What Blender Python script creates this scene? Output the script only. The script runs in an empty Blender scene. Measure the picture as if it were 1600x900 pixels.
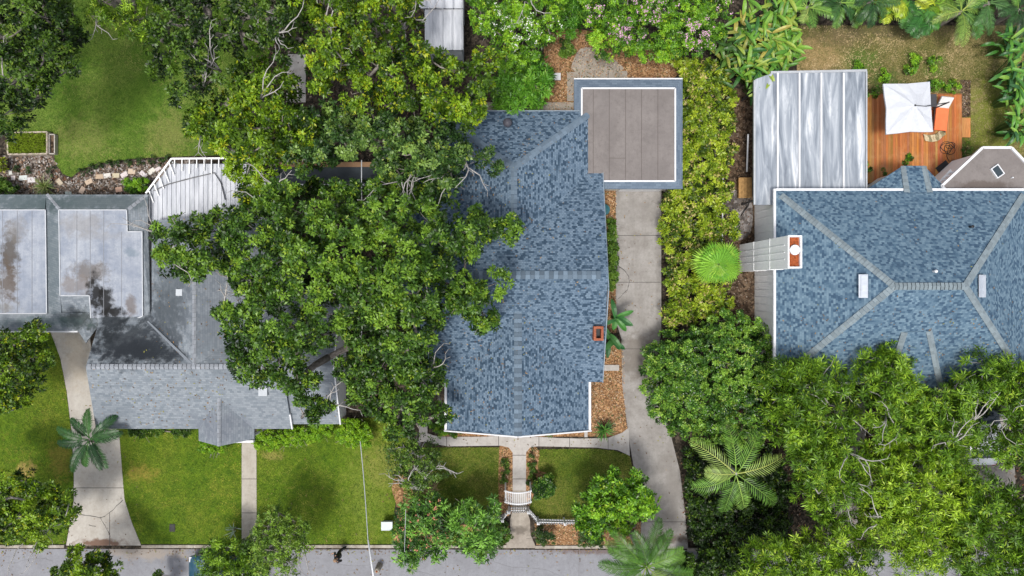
import bpy, bmesh, math, random
import numpy as np
from mathutils import Vector, Matrix
from mathutils.geometry import tessellate_polygon
R = math.radians
scene = bpy.context.scene
COL = scene.collection
random.seed(7)
RNG = np.random.default_rng(11)

# ------------------------------------------------------------------ camera, sky, sun, exposure
CAM_H = 41.0
FPX = 1067.0                                    # focal length in pixels of the 1600 px wide photograph
cd = bpy.data.cameras.new('camera'); cam = bpy.data.objects.new('camera', cd); COL.objects.link(cam)
cam.location = (0, 0, CAM_H); cam.rotation_euler = (0, 0, 0)
cd.sensor_width = 36.0; cd.lens = 36.0 * FPX / 1600.0; cd.clip_end = 2000
scene.camera = cam
SUN_EL, SUN_AZ = R(73), R(205)                  # direction of the soft, high light
w = bpy.data.worlds.new('World'); scene.world = w; w.use_nodes = True
nt = w.node_tree; bg = nt.nodes['Background']
sky = nt.nodes.new('ShaderNodeTexSky'); sky.sky_type = 'NISHITA'; sky.sun_disc = False
sky.sun_elevation = SUN_EL; sky.sun_rotation = SUN_AZ; sky.dust_density = 4.0; sky.air_density = 1.0
hs = nt.nodes.new('ShaderNodeHueSaturation'); hs.inputs['Saturation'].default_value = 0.42
nt.links.new(sky.outputs[0], hs.inputs['Color']); nt.links.new(hs.outputs[0], bg.inputs['Color'])
bg.inputs['Strength'].default_value = 0.15
sl = bpy.data.lights.new('sun', 'SUN'); so = bpy.data.objects.new('sun', sl); COL.objects.link(so)
sl.energy = 2.0; sl.angle = R(11); sl.color = (1.0, 0.96, 0.9)
sdir = Vector((math.sin(SUN_AZ) * math.cos(SUN_EL), math.cos(SUN_AZ) * math.cos(SUN_EL), math.sin(SUN_EL)))
so.rotation_euler = sdir.to_track_quat('Z', 'Y').to_euler()
so.location = sdir * 100
vs = scene.view_settings; vs.view_transform = 'Standard'; vs.look = 'None'; vs.gamma = 1.0; vs.use_curve_mapping = False
vs.exposure = 0.40
scene.cycles.max_bounces = 4; scene.cycles.diffuse_bounces = 2; scene.cycles.glossy_bounces = 2
scene.cycles.transmission_bounces = 2; scene.cycles.use_denoising = True

def P(px, py, z=0.0):
    """the point at height z seen at that pixel of the 1600x900 photograph"""
    k = (CAM_H - z) / FPX
    return Vector(((px - 800) * k, (450 - py) * k, z))

# ------------------------------------------------------------------ tagging
def tag(o, label=None, cat=None, group=None, kind=None):
    if label: o['label'] = label
    if cat: o['category'] = cat
    if group: o['group'] = group
    if kind: o['kind'] = kind
    return o
def thing(name, label, cat, loc=(0, 0, 0), group=None):
    o = bpy.data.objects.new(name, None); o.empty_display_size = 0.3; COL.objects.link(o)
    o.location = loc
    return tag(o, label, cat, group)
def adopt(o, parent):
    if parent is not None:
        o.parent = parent
        q = parent; off = Vector((0, 0, 0))
        while q is not None: off += Vector(q.location); q = q.parent
        o.location = -off                        # mesh data is in world coordinates; roots only translate
    return o

# ------------------------------------------------------------------ mesh helpers
class MB:
    def __init__(s): s.v = []; s.f = []; s.uv = []; s.c = []; s.mi = []
    def face(s, pts, uv=None, col=None, mi=0):
        b = len(s.v); s.v.extend([tuple(p) for p in pts]); s.f.append(tuple(range(b, b + len(pts))))
        s.uv.append(uv); s.c.append(col); s.mi.append(mi)
    def roofface(s, pts, t=0.10, mi=0, side=0):
        pts = [Vector(p) for p in pts]
        n = Vector((0, 0, 0))
        for i in range(len(pts)):
            a, b = pts[i], pts[(i + 1) % len(pts)]
            n += a.cross(b)
        if n.z < 0: pts = pts[::-1]; n = -n
        n.normalize()
        u = Vector((0, 0, 1)).cross(n)
        if u.length < 1e-3: u = Vector((1, 0, 0))
        u.normalize(); v = n.cross(u)
        s.face(pts, [(p.dot(u), p.dot(v)) for p in pts], mi=mi)
        lo = [p - Vector((0, 0, t)) for p in pts]
        s.face(lo[::-1], mi=side)
        for i in range(len(pts)):
            j = (i + 1) % len(pts)
            s.face([pts[i], lo[i], lo[j], pts[j]], mi=side)
    def prism(s, poly, z0, z1, col=None, mi=0, top=True):
        """poly: xy points (world), any winding, may be concave"""
        pts = [Vector((p[0], p[1], 0)) for p in poly]
        a = sum(pts[i].x * pts[(i + 1) % len(pts)].y - pts[(i + 1) % len(pts)].x * pts[i].y for i in range(len(pts)))
        if a < 0: pts = pts[::-1]
        if top:
            for t in tessellate_polygon([pts]):
                q = [Vector((pts[i].x, pts[i].y, z1)) for i in t]
                if (q[1] - q[0]).cross(q[2] - q[0]).z < 0: q = q[::-1]
                s.face(q, [(p.x, p.y) for p in q], col, mi)
        if z1 > z0:
            for i in range(len(pts)):
                p, q = pts[i], pts[(i + 1) % len(pts)]
                s.face([(p.x, p.y, z0), (q.x, q.y, z0), (q.x, q.y, z1), (p.x, p.y, z1)], [(0, 0), ((q - p).length, 0), ((q - p).length, z1 - z0), (0, z1 - z0)], col, mi)
    def box(s, c, d, rz=0.0, col=None, mi=0, M=None):
        hx, hy, hz = d[0] / 2, d[1] / 2, d[2] / 2
        if M is None: M = Matrix.Rotation(rz, 3, 'Z')
        c = Vector(c)
        q = [c + M @ Vector((x * hx, y * hy, z * hz)) for z in (-1, 1) for x, y in ((-1, -1), (1, -1), (1, 1), (-1, 1))]
        for f in ((3, 2, 1, 0), (4, 5, 6, 7), (0, 1, 5, 4), (1, 2, 6, 5), (2, 3, 7, 6), (3, 0, 4, 7)):
            s.face([q[i] for i in f], None, col, mi)
    def bar(s, a, b, wd, ht, col=None, mi=0):
        """box beam from a to b, wd across, ht high"""
        a = Vector(a); b = Vector(b); d = b - a; L = d.length
        if L < 1e-5: return
        x = d.normalized(); up = Vector((0, 0, 1)) if abs(x.z) < .95 else Vector((0, 1, 0))
        y = up.cross(x).normalized(); z = x.cross(y)
        M = Matrix((x, y, z)).transposed()
        s.box((a + b) / 2, (L, wd, ht), col=col, mi=mi, M=M)
    def tube(s, path, rad, n=6, col=None, mi=0, cap=True):
        path = [Vector(p) for p in path]
        if not hasattr(rad, '__len__'): rad = [rad] * len(path)
        b = len(s.v); prev = None
        for i, p in enumerate(path):
            d = (path[min(i + 1, len(path) - 1)] - path[max(i - 1, 0)])
            d = d.normalized() if d.length > 1e-6 else Vector((0, 0, 1))
            ref = prev if prev is not None else (Vector((1, 0, 0)) if abs(d.x) < .8 else Vector((0, 1, 0)))
            x = (ref - d * ref.dot(d)); x = x.normalized() if x.length > 1e-4 else d.orthogonal().normalized()
            prev = x; y = d.cross(x)
            for k in range(n):
                a = 2 * math.pi * k / n
                s.v.append(tuple(p + (x * math.cos(a) + y * math.sin(a)) * rad[i]))
        for i in range(len(path) - 1):
            for k in range(n):
                k2 = (k + 1) % n
                s.f.append((b + i * n + k, b + i * n + k2, b + (i + 1) * n + k2, b + (i + 1) * n + k)); s.uv.append(None); s.c.append(col); s.mi.append(mi)
        if cap:
            s.f.append(tuple(b + k for k in range(n))[::-1]); s.uv.append(None); s.c.append(col); s.mi.append(mi)
            s.f.append(tuple(b + (len(path) - 1) * n + k for k in range(n))); s.uv.append(None); s.c.append(col); s.mi.append(mi)
    def lathe(s, c, prof, n=16, col=None, mi=0, sx=1, sy=1):
        """prof: (r, z) from bottom to top"""
        c = Vector(c); b = len(s.v)
        for r, z in prof:
            for k in range(n):
                a = 2 * math.pi * k / n; s.v.append((c.x + r * math.cos(a) * sx, c.y + r * math.sin(a) * sy, c.z + z))
        for i in range(len(prof) - 1):
            for k in range(n):
                k2 = (k + 1) % n
                s.f.append((b + i * n + k, b + i * n + k2, b + (i + 1) * n + k2, b + (i + 1) * n + k)); s.uv.append(None); s.c.append(col); s.mi.append(mi)
        s.f.append(tuple(b + k for k in range(n))[::-1]); s.uv.append(None); s.c.append(col); s.mi.append(mi)
        s.f.append(tuple(b + (len(prof) - 1) * n + k for k in range(n))); s.uv.append(None); s.c.append(col); s.mi.append(mi)
    def build(s, name, mats, parent=None, smooth=False, bevel=0):
        me = bpy.data.meshes.new(name); me.from_pydata(s.v, [], s.f)
        if not isinstance(mats, (list, tuple)): mats = [mats]
        for m in mats: me.materials.append(m)
        if any(u is not None for u in s.uv):
            ul = me.uv_layers.new(name='UVMap')
            for p, u in zip(me.polygons, s.uv):
                if u is not None:
                    for li, q in zip(p.loop_indices, u): ul.data[li].uv = q
        if any(c is not None for c in s.c):
            at = me.attributes.new('Col', 'FLOAT_COLOR', 'FACE')
            at.data.foreach_set('color', np.array([(*(c or (.5, .5, .5)), 1.0) for c in s.c], dtype=np.float32).ravel())
        me.polygons.foreach_set('material_index', s.mi)
        if smooth: me.polygons.foreach_set('use_smooth', [True] * len(me.polygons))
        me.update()
        o = bpy.data.objects.new(name, me); COL.objects.link(o)
        if bevel:
            bv = o.modifiers.new('bevel', 'BEVEL'); bv.width = bevel; bv.segments = 2; bv.limit_method = 'ANGLE'
        return adopt(o, parent)

def quads(name, V, colr, mat, parent=None):
    """V (N,4,3) world quads with one colour each -> ONE mesh object"""
    N = len(V); me = bpy.data.meshes.new(name)
    me.vertices.add(4 * N); me.vertices.foreach_set('co', np.ascontiguousarray(V, dtype=np.float32).ravel())
    me.loops.add(4 * N); me.loops.foreach_set('vertex_index', np.arange(4 * N, dtype=np.int32))
    me.polygons.add(N); me.polygons.foreach_set('loop_start', np.arange(0, 4 * N, 4, dtype=np.int32))
    me.materials.append(mat)
    me.update(calc_edges=True)
    at = me.attributes.new('Col', 'FLOAT_COLOR', 'FACE')
    c = np.ones((N, 4), dtype=np.float32); c[:, :3] = np.clip(colr, 0.002, .9); at.data.foreach_set('color', c.ravel())
    o = bpy.data.objects.new(name, me); COL.objects.link(o)
    return adopt(o, parent)

def smooth_poly(pts, n=5, closed=True):
    out = []; L = len(pts)
    for i in range(L if closed else L - 1):
        if closed: p0, p1, p2, p3 = (pts[(i + k) % L] for k in (-1, 0, 1, 2))
        else: p0, p1, p2, p3 = pts[max(i - 1, 0)], pts[i], pts[i + 1], pts[min(i + 2, L - 1)]
        for k in range(n):
            t = k / n
            out.append(tuple(.5 * ((2 * p1[a]) + (-p0[a] + p2[a]) * t + (2 * p0[a] - 5 * p1[a] + 4 * p2[a] - p3[a]) * t * t + (-p0[a] + 3 * p1[a] - 3 * p2[a] + p3[a]) * t ** 3) for a in range(len(p1))))
    if not closed: out.append(tuple(pts[-1]))
    return out

# ------------------------------------------------------------------ materials
class NT:
    def __init__(s, name, rough=.8, spec=.3, metal=0):
        s.m = bpy.data.materials.new(name); s.m.use_nodes = True; s.t = s.m.node_tree
        s.b = s.t.nodes['Principled BSDF']; s.b.inputs['Roughness'].default_value = rough
        s.b.inputs['Specular IOR Level'].default_value = spec; s.b.inputs['Metallic'].default_value = metal
        s._co = None
    def n(s, typ, **kw):
        nd = s.t.nodes.new(typ)
        for k, v in kw.items(): setattr(nd, k, v)
        return nd
    def l(s, a, b): s.t.links.new(a, b)
    def obj(s):
        if s._co is None: s._co = s.n('ShaderNodeNewGeometry').outputs['Position']
        return s._co
    def uv(s): return s.n('ShaderNodeUVMap').outputs[0]
    def mapv(s, v, scale, loc=(0, 0, 0), rot=(0, 0, 0)):
        m = s.n('ShaderNodeMapping'); m.inputs['Scale'].default_value = scale; m.inputs['Location'].default_value = loc; m.inputs['Rotation'].default_value = rot
        s.l(v, m.inputs[0]); return m.outputs[0]
    def noise(s, scale, detail=4, rough=.6, v=None, dist=0.0):
        nd = s.n('ShaderNodeTexNoise'); nd.inputs['Scale'].default_value = scale; nd.inputs['Detail'].default_value = detail
        nd.inputs['Roughness'].default_value = rough; nd.inputs['Distortion'].default_value = dist
        s.l(v if v is not None else s.obj(), nd.inputs['Vector']); return nd.outputs['Fac']
    def ramp(s, f, stops, interp='LINEAR'):
        r = s.n('ShaderNodeValToRGB'); cr = r.color_ramp; cr.interpolation = interp
        while len(cr.elements) < len(stops): cr.elements.new(.5)
        for e, (p, c) in zip(cr.elements, stops):
            e.position = p; e.color = (*c, 1) if hasattr(c, '__len__') else (c, c, c, 1)
        s.l(f, r.inputs[0]); return r.outputs[0]
    def mix(s, f, a, b, typ='MIX'):
        m = s.n('ShaderNodeMix', data_type='RGBA', blend_type=typ)
        for sock, v in ((m.inputs[0], f), (m.inputs[6], a), (m.inputs[7], b)):
            if isinstance(v, (int, float)): sock.default_value = v
            elif isinstance(v, tuple): sock.default_value = (*v, 1)
            else: s.l(v, sock)
        return m.outputs[2]
    def math(s, op, a, b=0.0, c=0.0):
        m = s.n('ShaderNodeMath', operation=op)
        for k, v in enumerate((a, b, c)):
            if isinstance(v, (int, float)): m.inputs[k].default_value = v
            else: s.l(v, m.inputs[k])
        return m.outputs[0]
    def bump(s, h, strength=.3, dist=.02):
        b = s.n('ShaderNodeBump'); b.inputs['Strength'].default_value = strength; b.inputs['Distance'].default_value = dist
        s.l(h, b.inputs['Height']); s.l(b.outputs[0], s.b.inputs['Normal'])
    def base(s, c):
        if isinstance(c, tuple): s.b.inputs['Base Color'].default_value = (*c, 1)
        else: s.l(c, s.b.inputs['Base Color'])
        return s
    def blob(s, px, py, z, rx, ry, edge=.8, nscale=2.0, rot=0.0):
        """0..1 mask of one irregular patch centred at a place of the yard"""
        c = P(px, py, z); k = (CAM_H - z) / FPX
        mp = s.n('ShaderNodeMapping', vector_type='TEXTURE')
        mp.inputs['Location'].default_value = (c.x, c.y, 0); mp.inputs['Rotation'].default_value = (0, 0, rot)
        mp.inputs['Scale'].default_value = (rx * k, ry * k, 1)
        s.l(s.obj(), mp.inputs[0])
        sx = s.n('ShaderNodeSeparateXYZ'); s.l(mp.outputs[0], sx.inputs[0])
        d = s.math('SQRT', s.math('ADD', s.math('POWER', s.math('ABSOLUTE', sx.outputs[0]), 2.0), s.math('POWER', s.math('ABSOLUTE', sx.outputs[1]), 2.0)))
        if not hasattr(s, '_bn'): s._bn = {}
        if nscale not in s._bn: s._bn[nscale] = s.noise(nscale, 5, .65)
        d = s.math('ADD', d, s.math('MULTIPLY', s.math('SUBTRACT', s._bn[nscale], .5), 3.2))
        mr = s.n('ShaderNodeMapRange'); mr.inputs[1].default_value = 1.0 - edge / 2; mr.inputs[2].default_value = 1.0 + edge / 2
        mr.inputs[3].default_value = 1.0; mr.inputs[4].default_value = 0.0
        s.l(d, mr.inputs[0]); return mr.outputs[0]

def plain(name, c, rough=.6, spec=.3, metal=0, var=.12, scale=3.0):
    m = NT(name, rough, spec, metal)
    f = m.noise(scale, 5, .65)
    hi = tuple(min(.9, x * (1 + var)) for x in c); lo = tuple(x * (1 - var) for x in c)
    m.base(m.ramp(f, [(.3, lo), (.7, hi)])); return m.m

def concrete(name, c, dark, stain=.5, extra=()):
    m = NT(name, .88, .2)
    a = m.noise(.9, 6, .7); b = m.noise(9, 5, .7); d = m.noise(60, 3, .6)
    col = m.ramp(b, [(.3, tuple(x * .9 for x in c)), (.7, tuple(x * 1.06 for x in c))])
    st = m.ramp(a, [(.42, 0), (.68, stain)])
    col = m.mix(st, col, dark)
    col = m.mix(m.ramp(m.noise(.7, 5, .7, m.mapv(m.obj(), (2.6, .22, 1), (9, 2, 0))), [(.45, 0), (.7, stain * .6)]), col, dark)
    col = m.mix(m.ramp(m.noise(3.5, 4, .8), [(.5, 0), (.72, .5)]), col, tuple(x * .8 for x in dark))
    col = m.mix(m.ramp(d, [(.35, .12), (.6, 0)]), col, (.1, .1, .09))
    for e in extra:
        col = m.mix(m.math('MULTIPLY', m.blob(*e[0]), e[1]), col, e[2])
    m.base(col); m.bump(b, .25, .01); return m.m

def lawn_mat(name, g1, g2, dry, dryamt=.5, patches=()):
    m = NT(name, .95, .1)
    a = m.noise(.35, 4, .6); b = m.noise(2.2, 5, .7); c = m.noise(14, 4, .75); d = m.noise(45, 2, .6)
    col = m.ramp(b, [(.3, g1), (.68, g2)])
    col = m.mix(m.ramp(m.math('ADD', m.math('MULTIPLY', a, .6), m.math('MULTIPLY', c, .4)), [(.46, 0), (.66, dryamt)]), col, dry)
    col = m.mix(m.ramp(c, [(.34, .75), (.58, 0)]), col, tuple(x * .35 for x in g1))
    col = m.mix(m.ramp(d, [(.3, .5), (.55, 0)]), col, tuple(x * .3 for x in g1))
    for e in patches:
        col = m.mix(m.math('MULTIPLY', m.blob(*e[0]), e[1]), col, e[2])
    m.base(col); m.bump(c, .6, .04); return m.m

def litter_mat(name, c1, c2, c3, scale=10):
    m = NT(name, .95, .1)
    vo = m.n('ShaderNodeTexVoronoi'); vo.inputs['Scale'].default_value = scale; m.l(m.obj(), vo.inputs['Vector'])
    sep = m.n('ShaderNodeSeparateColor'); m.l(vo.outputs['Color'], sep.inputs[0])
    b = m.noise(1.4, 5, .65)
    col = m.ramp(sep.outputs[0], [(.1, c1), (.55, c2), (.95, c3)])
    col = m.mix(m.ramp(b, [(.4, 0), (.65, .55)]), col, c1)
    m.base(col); m.bump(sep.outputs[1], .6, .03); return m.m

def shingle_mat(name, lights, dark, mid, bw=.32, rh=.145, contrast=1.0, stains=(), wash=(.5, .5, .5), washamt=.0, lines=.35):
    m = NT(name, .9, .15)
    uv = m.uv()
    def brick(wd, h, off, mort, loc):
        br = m.n('ShaderNodeTexBrick'); br.offset = off; br.squash = 1.0
        br.inputs['Color1'].default_value = (0, 0, 0, 1); br.inputs['Color2'].default_value = (1, 1, 1, 1); br.inputs['Mortar'].default_value = (.5, .5, .5, 1)
        br.inputs['Scale'].default_value = 1; br.inputs['Mortar Size'].default_value = mort; br.inputs['Mortar Smooth'].default_value = .1
        br.inputs['Brick Width'].default_value = wd; br.inputs['Row Height'].default_value = h
        m.l(m.mapv(uv, (1, 1, 1), loc), br.inputs['Vector']); return br
    b1 = brick(bw, rh, .37, .0, (0, 0, 0)); b2 = brick(bw * 1.55, rh, .21, .0, (3.3, 0, 0))
    f = m.math('ADD', m.math('MULTIPLY', b1.outputs['Color'], .9), m.math('MULTIPLY', b2.outputs['Color'], .1))
    w_ = .5 / contrast
    col = m.ramp(f, [(.5 - w_ * .75, dark), (.5 - w_ * .3, mid), (.5 + w_ * .25, lights[0]), (.5 + w_ * .8, lights[1])])
    b3 = brick(bw, rh, .37, .012, (0, 0, 0))
    line = m.ramp(b3.outputs['Fac'], [(.2, 0), (.8, lines)])
    col = m.mix(line, col, tuple(x * .45 for x in dark))
    ag = m.noise(.5, 5, .65)
    col = m.mix(m.ramp(ag, [(.4, 0), (.7, .22)]), col, tuple(x * .7 for x in mid))
    gr = m.noise(70, 2, .5)
    col = m.mix(m.ramp(gr, [(.35, .2), (.6, 0)]), col, dark)
    if washamt: col = m.mix(m.ramp(m.noise(.8, 5, .7), [(.35, 0), (.65, washamt)]), col, wash)
    for e in stains: col = m.mix(m.math('MULTIPLY', m.blob(*e[0]), e[1]), col, e[2])
    m.base(col)
    sv = m.n('ShaderNodeSeparateXYZ'); m.l(uv, sv.inputs[0])
    saw = m.math('FRACT', m.math('DIVIDE', sv.outputs[1], rh))
    m.bump(m.math('ADD', m.math('MULTIPLY', saw, -1.0), m.math('MULTIPLY', b1.outputs['Color'], .5)), .5, .012)
    return m.m

def attr_mat(name, rough=.55, spec=.3, trans=0.0, var=0.0):
    m = NT(name, rough, spec)
    a = m.n('ShaderNodeAttribute', attribute_name='Col')
    col = a.outputs['Color']
    if var: col = m.mix(m.ramp(m.noise(25, 3, .6), [(.3, var), (.7, 0)]), col, (.01, .01, .01))
    m.base(col)
    if trans:
        tr = m.n('ShaderNodeBsdfTranslucent'); m.l(m.mix(1.0, a.outputs['Color'], (1.0, 1.0, .45), 'MULTIPLY'), tr.inputs['Color'])
        ms = m.n('ShaderNodeMixShader'); ms.inputs[0].default_value = trans
        m.l(m.b.outputs[0], ms.inputs[1]); m.l(tr.outputs[0], ms.inputs[2])
        m.l(ms.outputs[0], m.t.nodes['Material Output'].inputs['Surface'])
    return m.m

def bark_mat(name, c1, c2):
    m = NT(name, .9, .15)
    f = m.noise(7, 5, .7, m.mapv(m.obj(), (1, 1, .35)))
    m.base(m.ramp(f, [(.3, c1), (.65, c2)])); m.bump(f, .5, .02); return m.m

M = {}
M['leaf'] = attr_mat('leaf', .42, .35, .12)
M['grass_blade'] = attr_mat('grass_blade', .7, .2, .15)
M['petal'] = attr_mat('petal', .6, .2, .15)
M['tint'] = attr_mat('tinted', .75, .2, 0, .15)
M['bark'] = bark_mat('bark', (.10, .085, .07), (.3, .275, .25))
M['bark_pale'] = bark_mat('bark_pale', (.22, .21, .2), (.46, .44, .42))
M['bark_brown'] = bark_mat('bark_brown', (.07, .05, .035), (.2, .15, .11))
M['white'] = plain('white_paint', (.62, .63, .65), .5, .3, var=.05)
M['wall_white'] = plain('wall_white', (.86, .87, .88), .7, .2, var=.05)
M['wall_cream'] = plain('wall_cream', (.55, .52, .45), .8, .2, var=.06)
M['wall_grey'] = plain('wall_grey', (.42, .45, .48), .8, .2, var=.06)
M['black'] = plain('black_plastic', (.015, .015, .017), .5, .3)
M['dark_metal'] = plain('dark_metal', (.06, .06, .065), .45, .4, .3)
M['grey_metal'] = plain('grey_metal', (.42, .44, .46), .4, .5, .4)
M['glass'] = plain('window_glass', (.03, .045, .055), .08, .6, var=.05)
M['teal'] = plain('teal_plastic', (.03, .22, .25), .45, .4)
M['brick'] = plain('brick', (.27, .09, .05), .9, .15, var=.45, scale=14)
M['rust'] = plain('rust', (.26, .065, .02), .8, .2, var=.6, scale=9)
M['coral'] = plain('coral_fabric', (.72, .17, .07), .9, .1, var=.1)
M['canvas'] = plain('canvas', (.50, .52, .56), .85, .15, var=.05, scale=6)
M['fabric_grey'] = plain('grey_fabric', (.58, .58, .57), .9, .1)
# ------------------------------------------------------------------ THE SETTING: ground, lawns, paths, street
def Wp(pts, z=0.0): return [P(x, y, z) for x, y in pts]
def sheet(name, pts, z, mat, thick=0.0, label=None, smooth=False):
    if smooth: pts = smooth_poly(pts)
    mb = MB(); mb.prism(Wp(pts), z - thick, z, )
    o = mb.build(name, mat); tag(o, kind='structure')
    if label: o['label'] = label
    return o
m_ground = litter_mat('leaf_litter', (.02, .018, .014), (.045, .036, .028), (.10, .08, .06), 9)
mb = MB(); mb.prism([(-160, -160), (160, -160), (160, 160), (-160, 160)], 0, 0)
tag(mb.build('ground', m_ground), kind='structure')

DG = (.045, .105, .010); LG = (.15, .235, .016)
m_lawn = lawn_mat('lawn_grass', DG, LG, (.23, .24, .035), .55,
                  [((220, 738, 0, 22, 12), .45, (.36, .25, .06)), ((95, 720, 0, 16, 26), .4, (.33, .22, .06)), ((425, 712, 0, 16, 7), .4, (.35, .26, .1)),
                   ((575, 760, 0, 34, 70), .5, (.19, .23, .04)), ((600, 725, 0, 30, 30), .4, (.22, .2, .06)),
                   ((40, 735, 0, 14, 12), .8, (.4, .28, .1))])
m_lawn_n = lawn_mat('lawn_rear', (.055, .13, .014), (.14, .235, .03), (.26, .26, .08), .5,
                    [((130, 215, 0, 40, 30), .35, (.27, .25, .09)), ((265, 210, 0, 30, 40), .35, (.27, .24, .09)), ((185, 150, 0, 40, 60), .25, (.1, .2, .02))])
m_lawn_c = lawn_mat('lawn_front', (.045, .085, .012), (.13, .17, .02), (.28, .25, .07), .7)
m_dry = lawn_mat('lawn_dry', (.075, .095, .02), (.22, .19, .07), (.42, .31, .16), .85,
                 [((1345, 95, 0, 26, 18), .85, (.07, .12, .02)), ((1425, 92, 0, 10, 12), .8, (.06, .11, .02)), ((1460, 105, 0, 14, 18), .7, (.07, .12, .02)),
                  ((1385, 125, 0, 24, 14), .8, (.05, .09, .02)), ((1550, 190, 0, 40, 60), .8, (.14, .17, .025)), ((1300, 60, 0, 60, 14), .6, (.12, .09, .05)),
                  ((1270, 95, 0, 40, 30), .6, (.36, .25, .12)), ((1420, 45, 0, 120, 12), .7, (.10, .085, .045))])
LAWNS = {}
def lawn(pts, mat, key, label, z=.02, smooth=False):
    if smooth: pts = smooth_poly(pts)
    LAWNS[key] = pts
    return sheet('lawn', pts, z, mat, .02, label)
lawn([(-60, 505), (78, 505), (94, 560), (104, 612), (111, 670), (115, 730), (115, 782), (103, 850), (-60, 850)], m_lawn, 'w', 'mown lawn left of the curved driveway')
lawn([(170, 655), (187, 680), (190, 720), (195, 780), (206, 815), (221, 850), (377.5, 850), (377.5, 655)], m_lawn, 'm', 'lawn between the curved driveway and the straight path')
lawn([(401.5, 660), (640, 650), (640, 720), (622, 760), (616, 800), (622, 850), (401.5, 850)], m_lawn, 'e', 'wide lawn right of the straight path')
lawn([(100, -30), (420, -30), (420, 240), (330, 243), (262, 245), (205, 248), (150, 256), (125, 266), (112, 277), (99, 272), (86, 255), (84, 207), (0, 207), (0, -30)], m_lawn_n, 'n', 'shaded back lawn beside the tall trees')
lawn([(655, 699), (780, 699), (781, 800), (655, 800)], m_lawn_c, 'c1', 'small striped lawn left of the front walk')
lawn([(843, 702), (930, 701), (960, 704), (984, 712), (990, 740), (1001, 790), (1001, 812), (845, 812), (828, 795), (826, 784), (838, 770), (846, 745), (840, 728)], m_lawn_c, 'c2', 'small lawn right of the front walk')
lawn([(1245, 40), (1600, 40), (1660, 40), (1660, 310), (1352, 310), (1352, 115), (1245, 115)], m_dry, 'd', 'dry patchy back lawn behind the deck')

m_mulch = litter_mat('orange_mulch', (.13, .07, .035), (.33, .18, .085), (.48, .30, .16), 14)
m_bed = litter_mat('bed_gravel', (.05, .04, .033), (.14, .11, .09), (.30, .27, .25), 7)
m_soil = litter_mat('dark_soil', (.035, .024, .016), (.09, .06, .04), (.17, .12, .08), 8)
m_soilgrey = litter_mat('grey_soil', (.08, .07, .065), (.2, .18, .17), (.32, .3, .29), 5)
sheet('mulch_bed', [(944, 290), (963, 290), (963, 520), (944, 520)], .014, m_mulch)
sheet('mulch_bed', [(920, 540), (974, 540), (973, 600), (979, 668), (920, 668)], .014, m_mulch)
sheet('mulch_bed', [(690, 664), (980, 664), (980, 682), (690, 682)], .012, m_mulch)
sheet('mulch_bed', smooth_poly([(780, 700), (791, 696), (801, 703), (801, 775), (800, 800), (781, 800)], 3), .026, m_mulch)
sheet('mulch_bed', smooth_poly([(822, 703), (832, 696), (843, 706), (841, 722), (842, 735), (858, 740), (852, 748), (838, 762), (828, 790), (822, 795)], 3), .026, m_mulch)
sheet('mulch_bed', [(640, 820), (796, 820), (790, 852), (640, 852)], .014, m_mulch)
sheet('mulch_bed', [(835, 818), (1001, 815), (1001, 852), (838, 852)], .014, m_mulch)
sheet('mulch_bed', smooth_poly([(612, 762), (625, 740), (645, 765), (648, 850), (615, 850), (622, 800)], 3), .028, m_mulch)
sheet('mulch_bed', smooth_poly([(855, 60), (900, 45), (1050, 80), (1045, 130), (905, 175), (855, 175), (850, 110)], 3), .014, m_mulch)
sheet('garden_bed_soil', [(-40, 243), (85, 243), (88, 258), (100, 275), (113, 280), (127, 269), (150, 259), (205, 251), (262, 248), (330, 246), (330, 330), (-40, 330)], .012, m_bed)
sheet('soil_strip', smooth_poly([(1132, 150), (1160, 140), (1200, 140), (1200, 500), (1140, 500), (1128, 400), (1125, 300)], 3), .010, m_soil)
sheet('soil_patch', smooth_poly([(1132, 300), (1172, 310), (1172, 365), (1140, 370)], 4), .016, m_soilgrey)
sheet('bark_strip', [(1500, 125), (1516, 125), (1516, 183), (1500, 183)], .03, m_soil)
# street and kerbs
m_street = concrete('street_asphalt', (.235, .24, .262), (.17, .17, .185), .6,
                    [((228, 862, 0, 60, 12), .5, (.33, .27, .2)), ((930, 858, 0, 70, 7), .7, (.12, .08, .07)), ((470, 872, 0, 30, 6), .2, (.2, .2, .22))])
mb = MB(); mb.prism([P(-900, 856), P(2500, 862), P(2500, 1010), P(-900, 1010)], 0, .006)
tag(mb.build('street', m_street), kind='structure')
m_kerb = concrete('kerb_concrete', (.42, .39, .34), (.16, .13, .1), .9)
def kerb(x0, x1, y0, y1, nm='kerb'):
    mb = MB(); a, b = P(x0, y0), P(x1, y1); n = max(1, int((b - a).length / 3))
    for i in range(n):
        p = a.lerp(b, i / n); q = a.lerp(b, (i + 1) / n) - Vector((.012, 0, 0))
        mb.bar((p.x, p.y, .055), (q.x, q.y, .055), .17, .11)
    tag(mb.build(nm, m_kerb), kind='structure')
kerb(-500, 102, 853, 853); kerb(222, 792, 853, 853); kerb(836, 1001, 854, 854); kerb(1074, 2100, 858, 861)
mb = MB()
for px in (608, 697, 300, 905, 160, 470):
    a, b = P(px, 857), P(px + random.uniform(-1, 1), 915); a.z = b.z = .0085; mb.bar(a, b, .03, .004)
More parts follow.
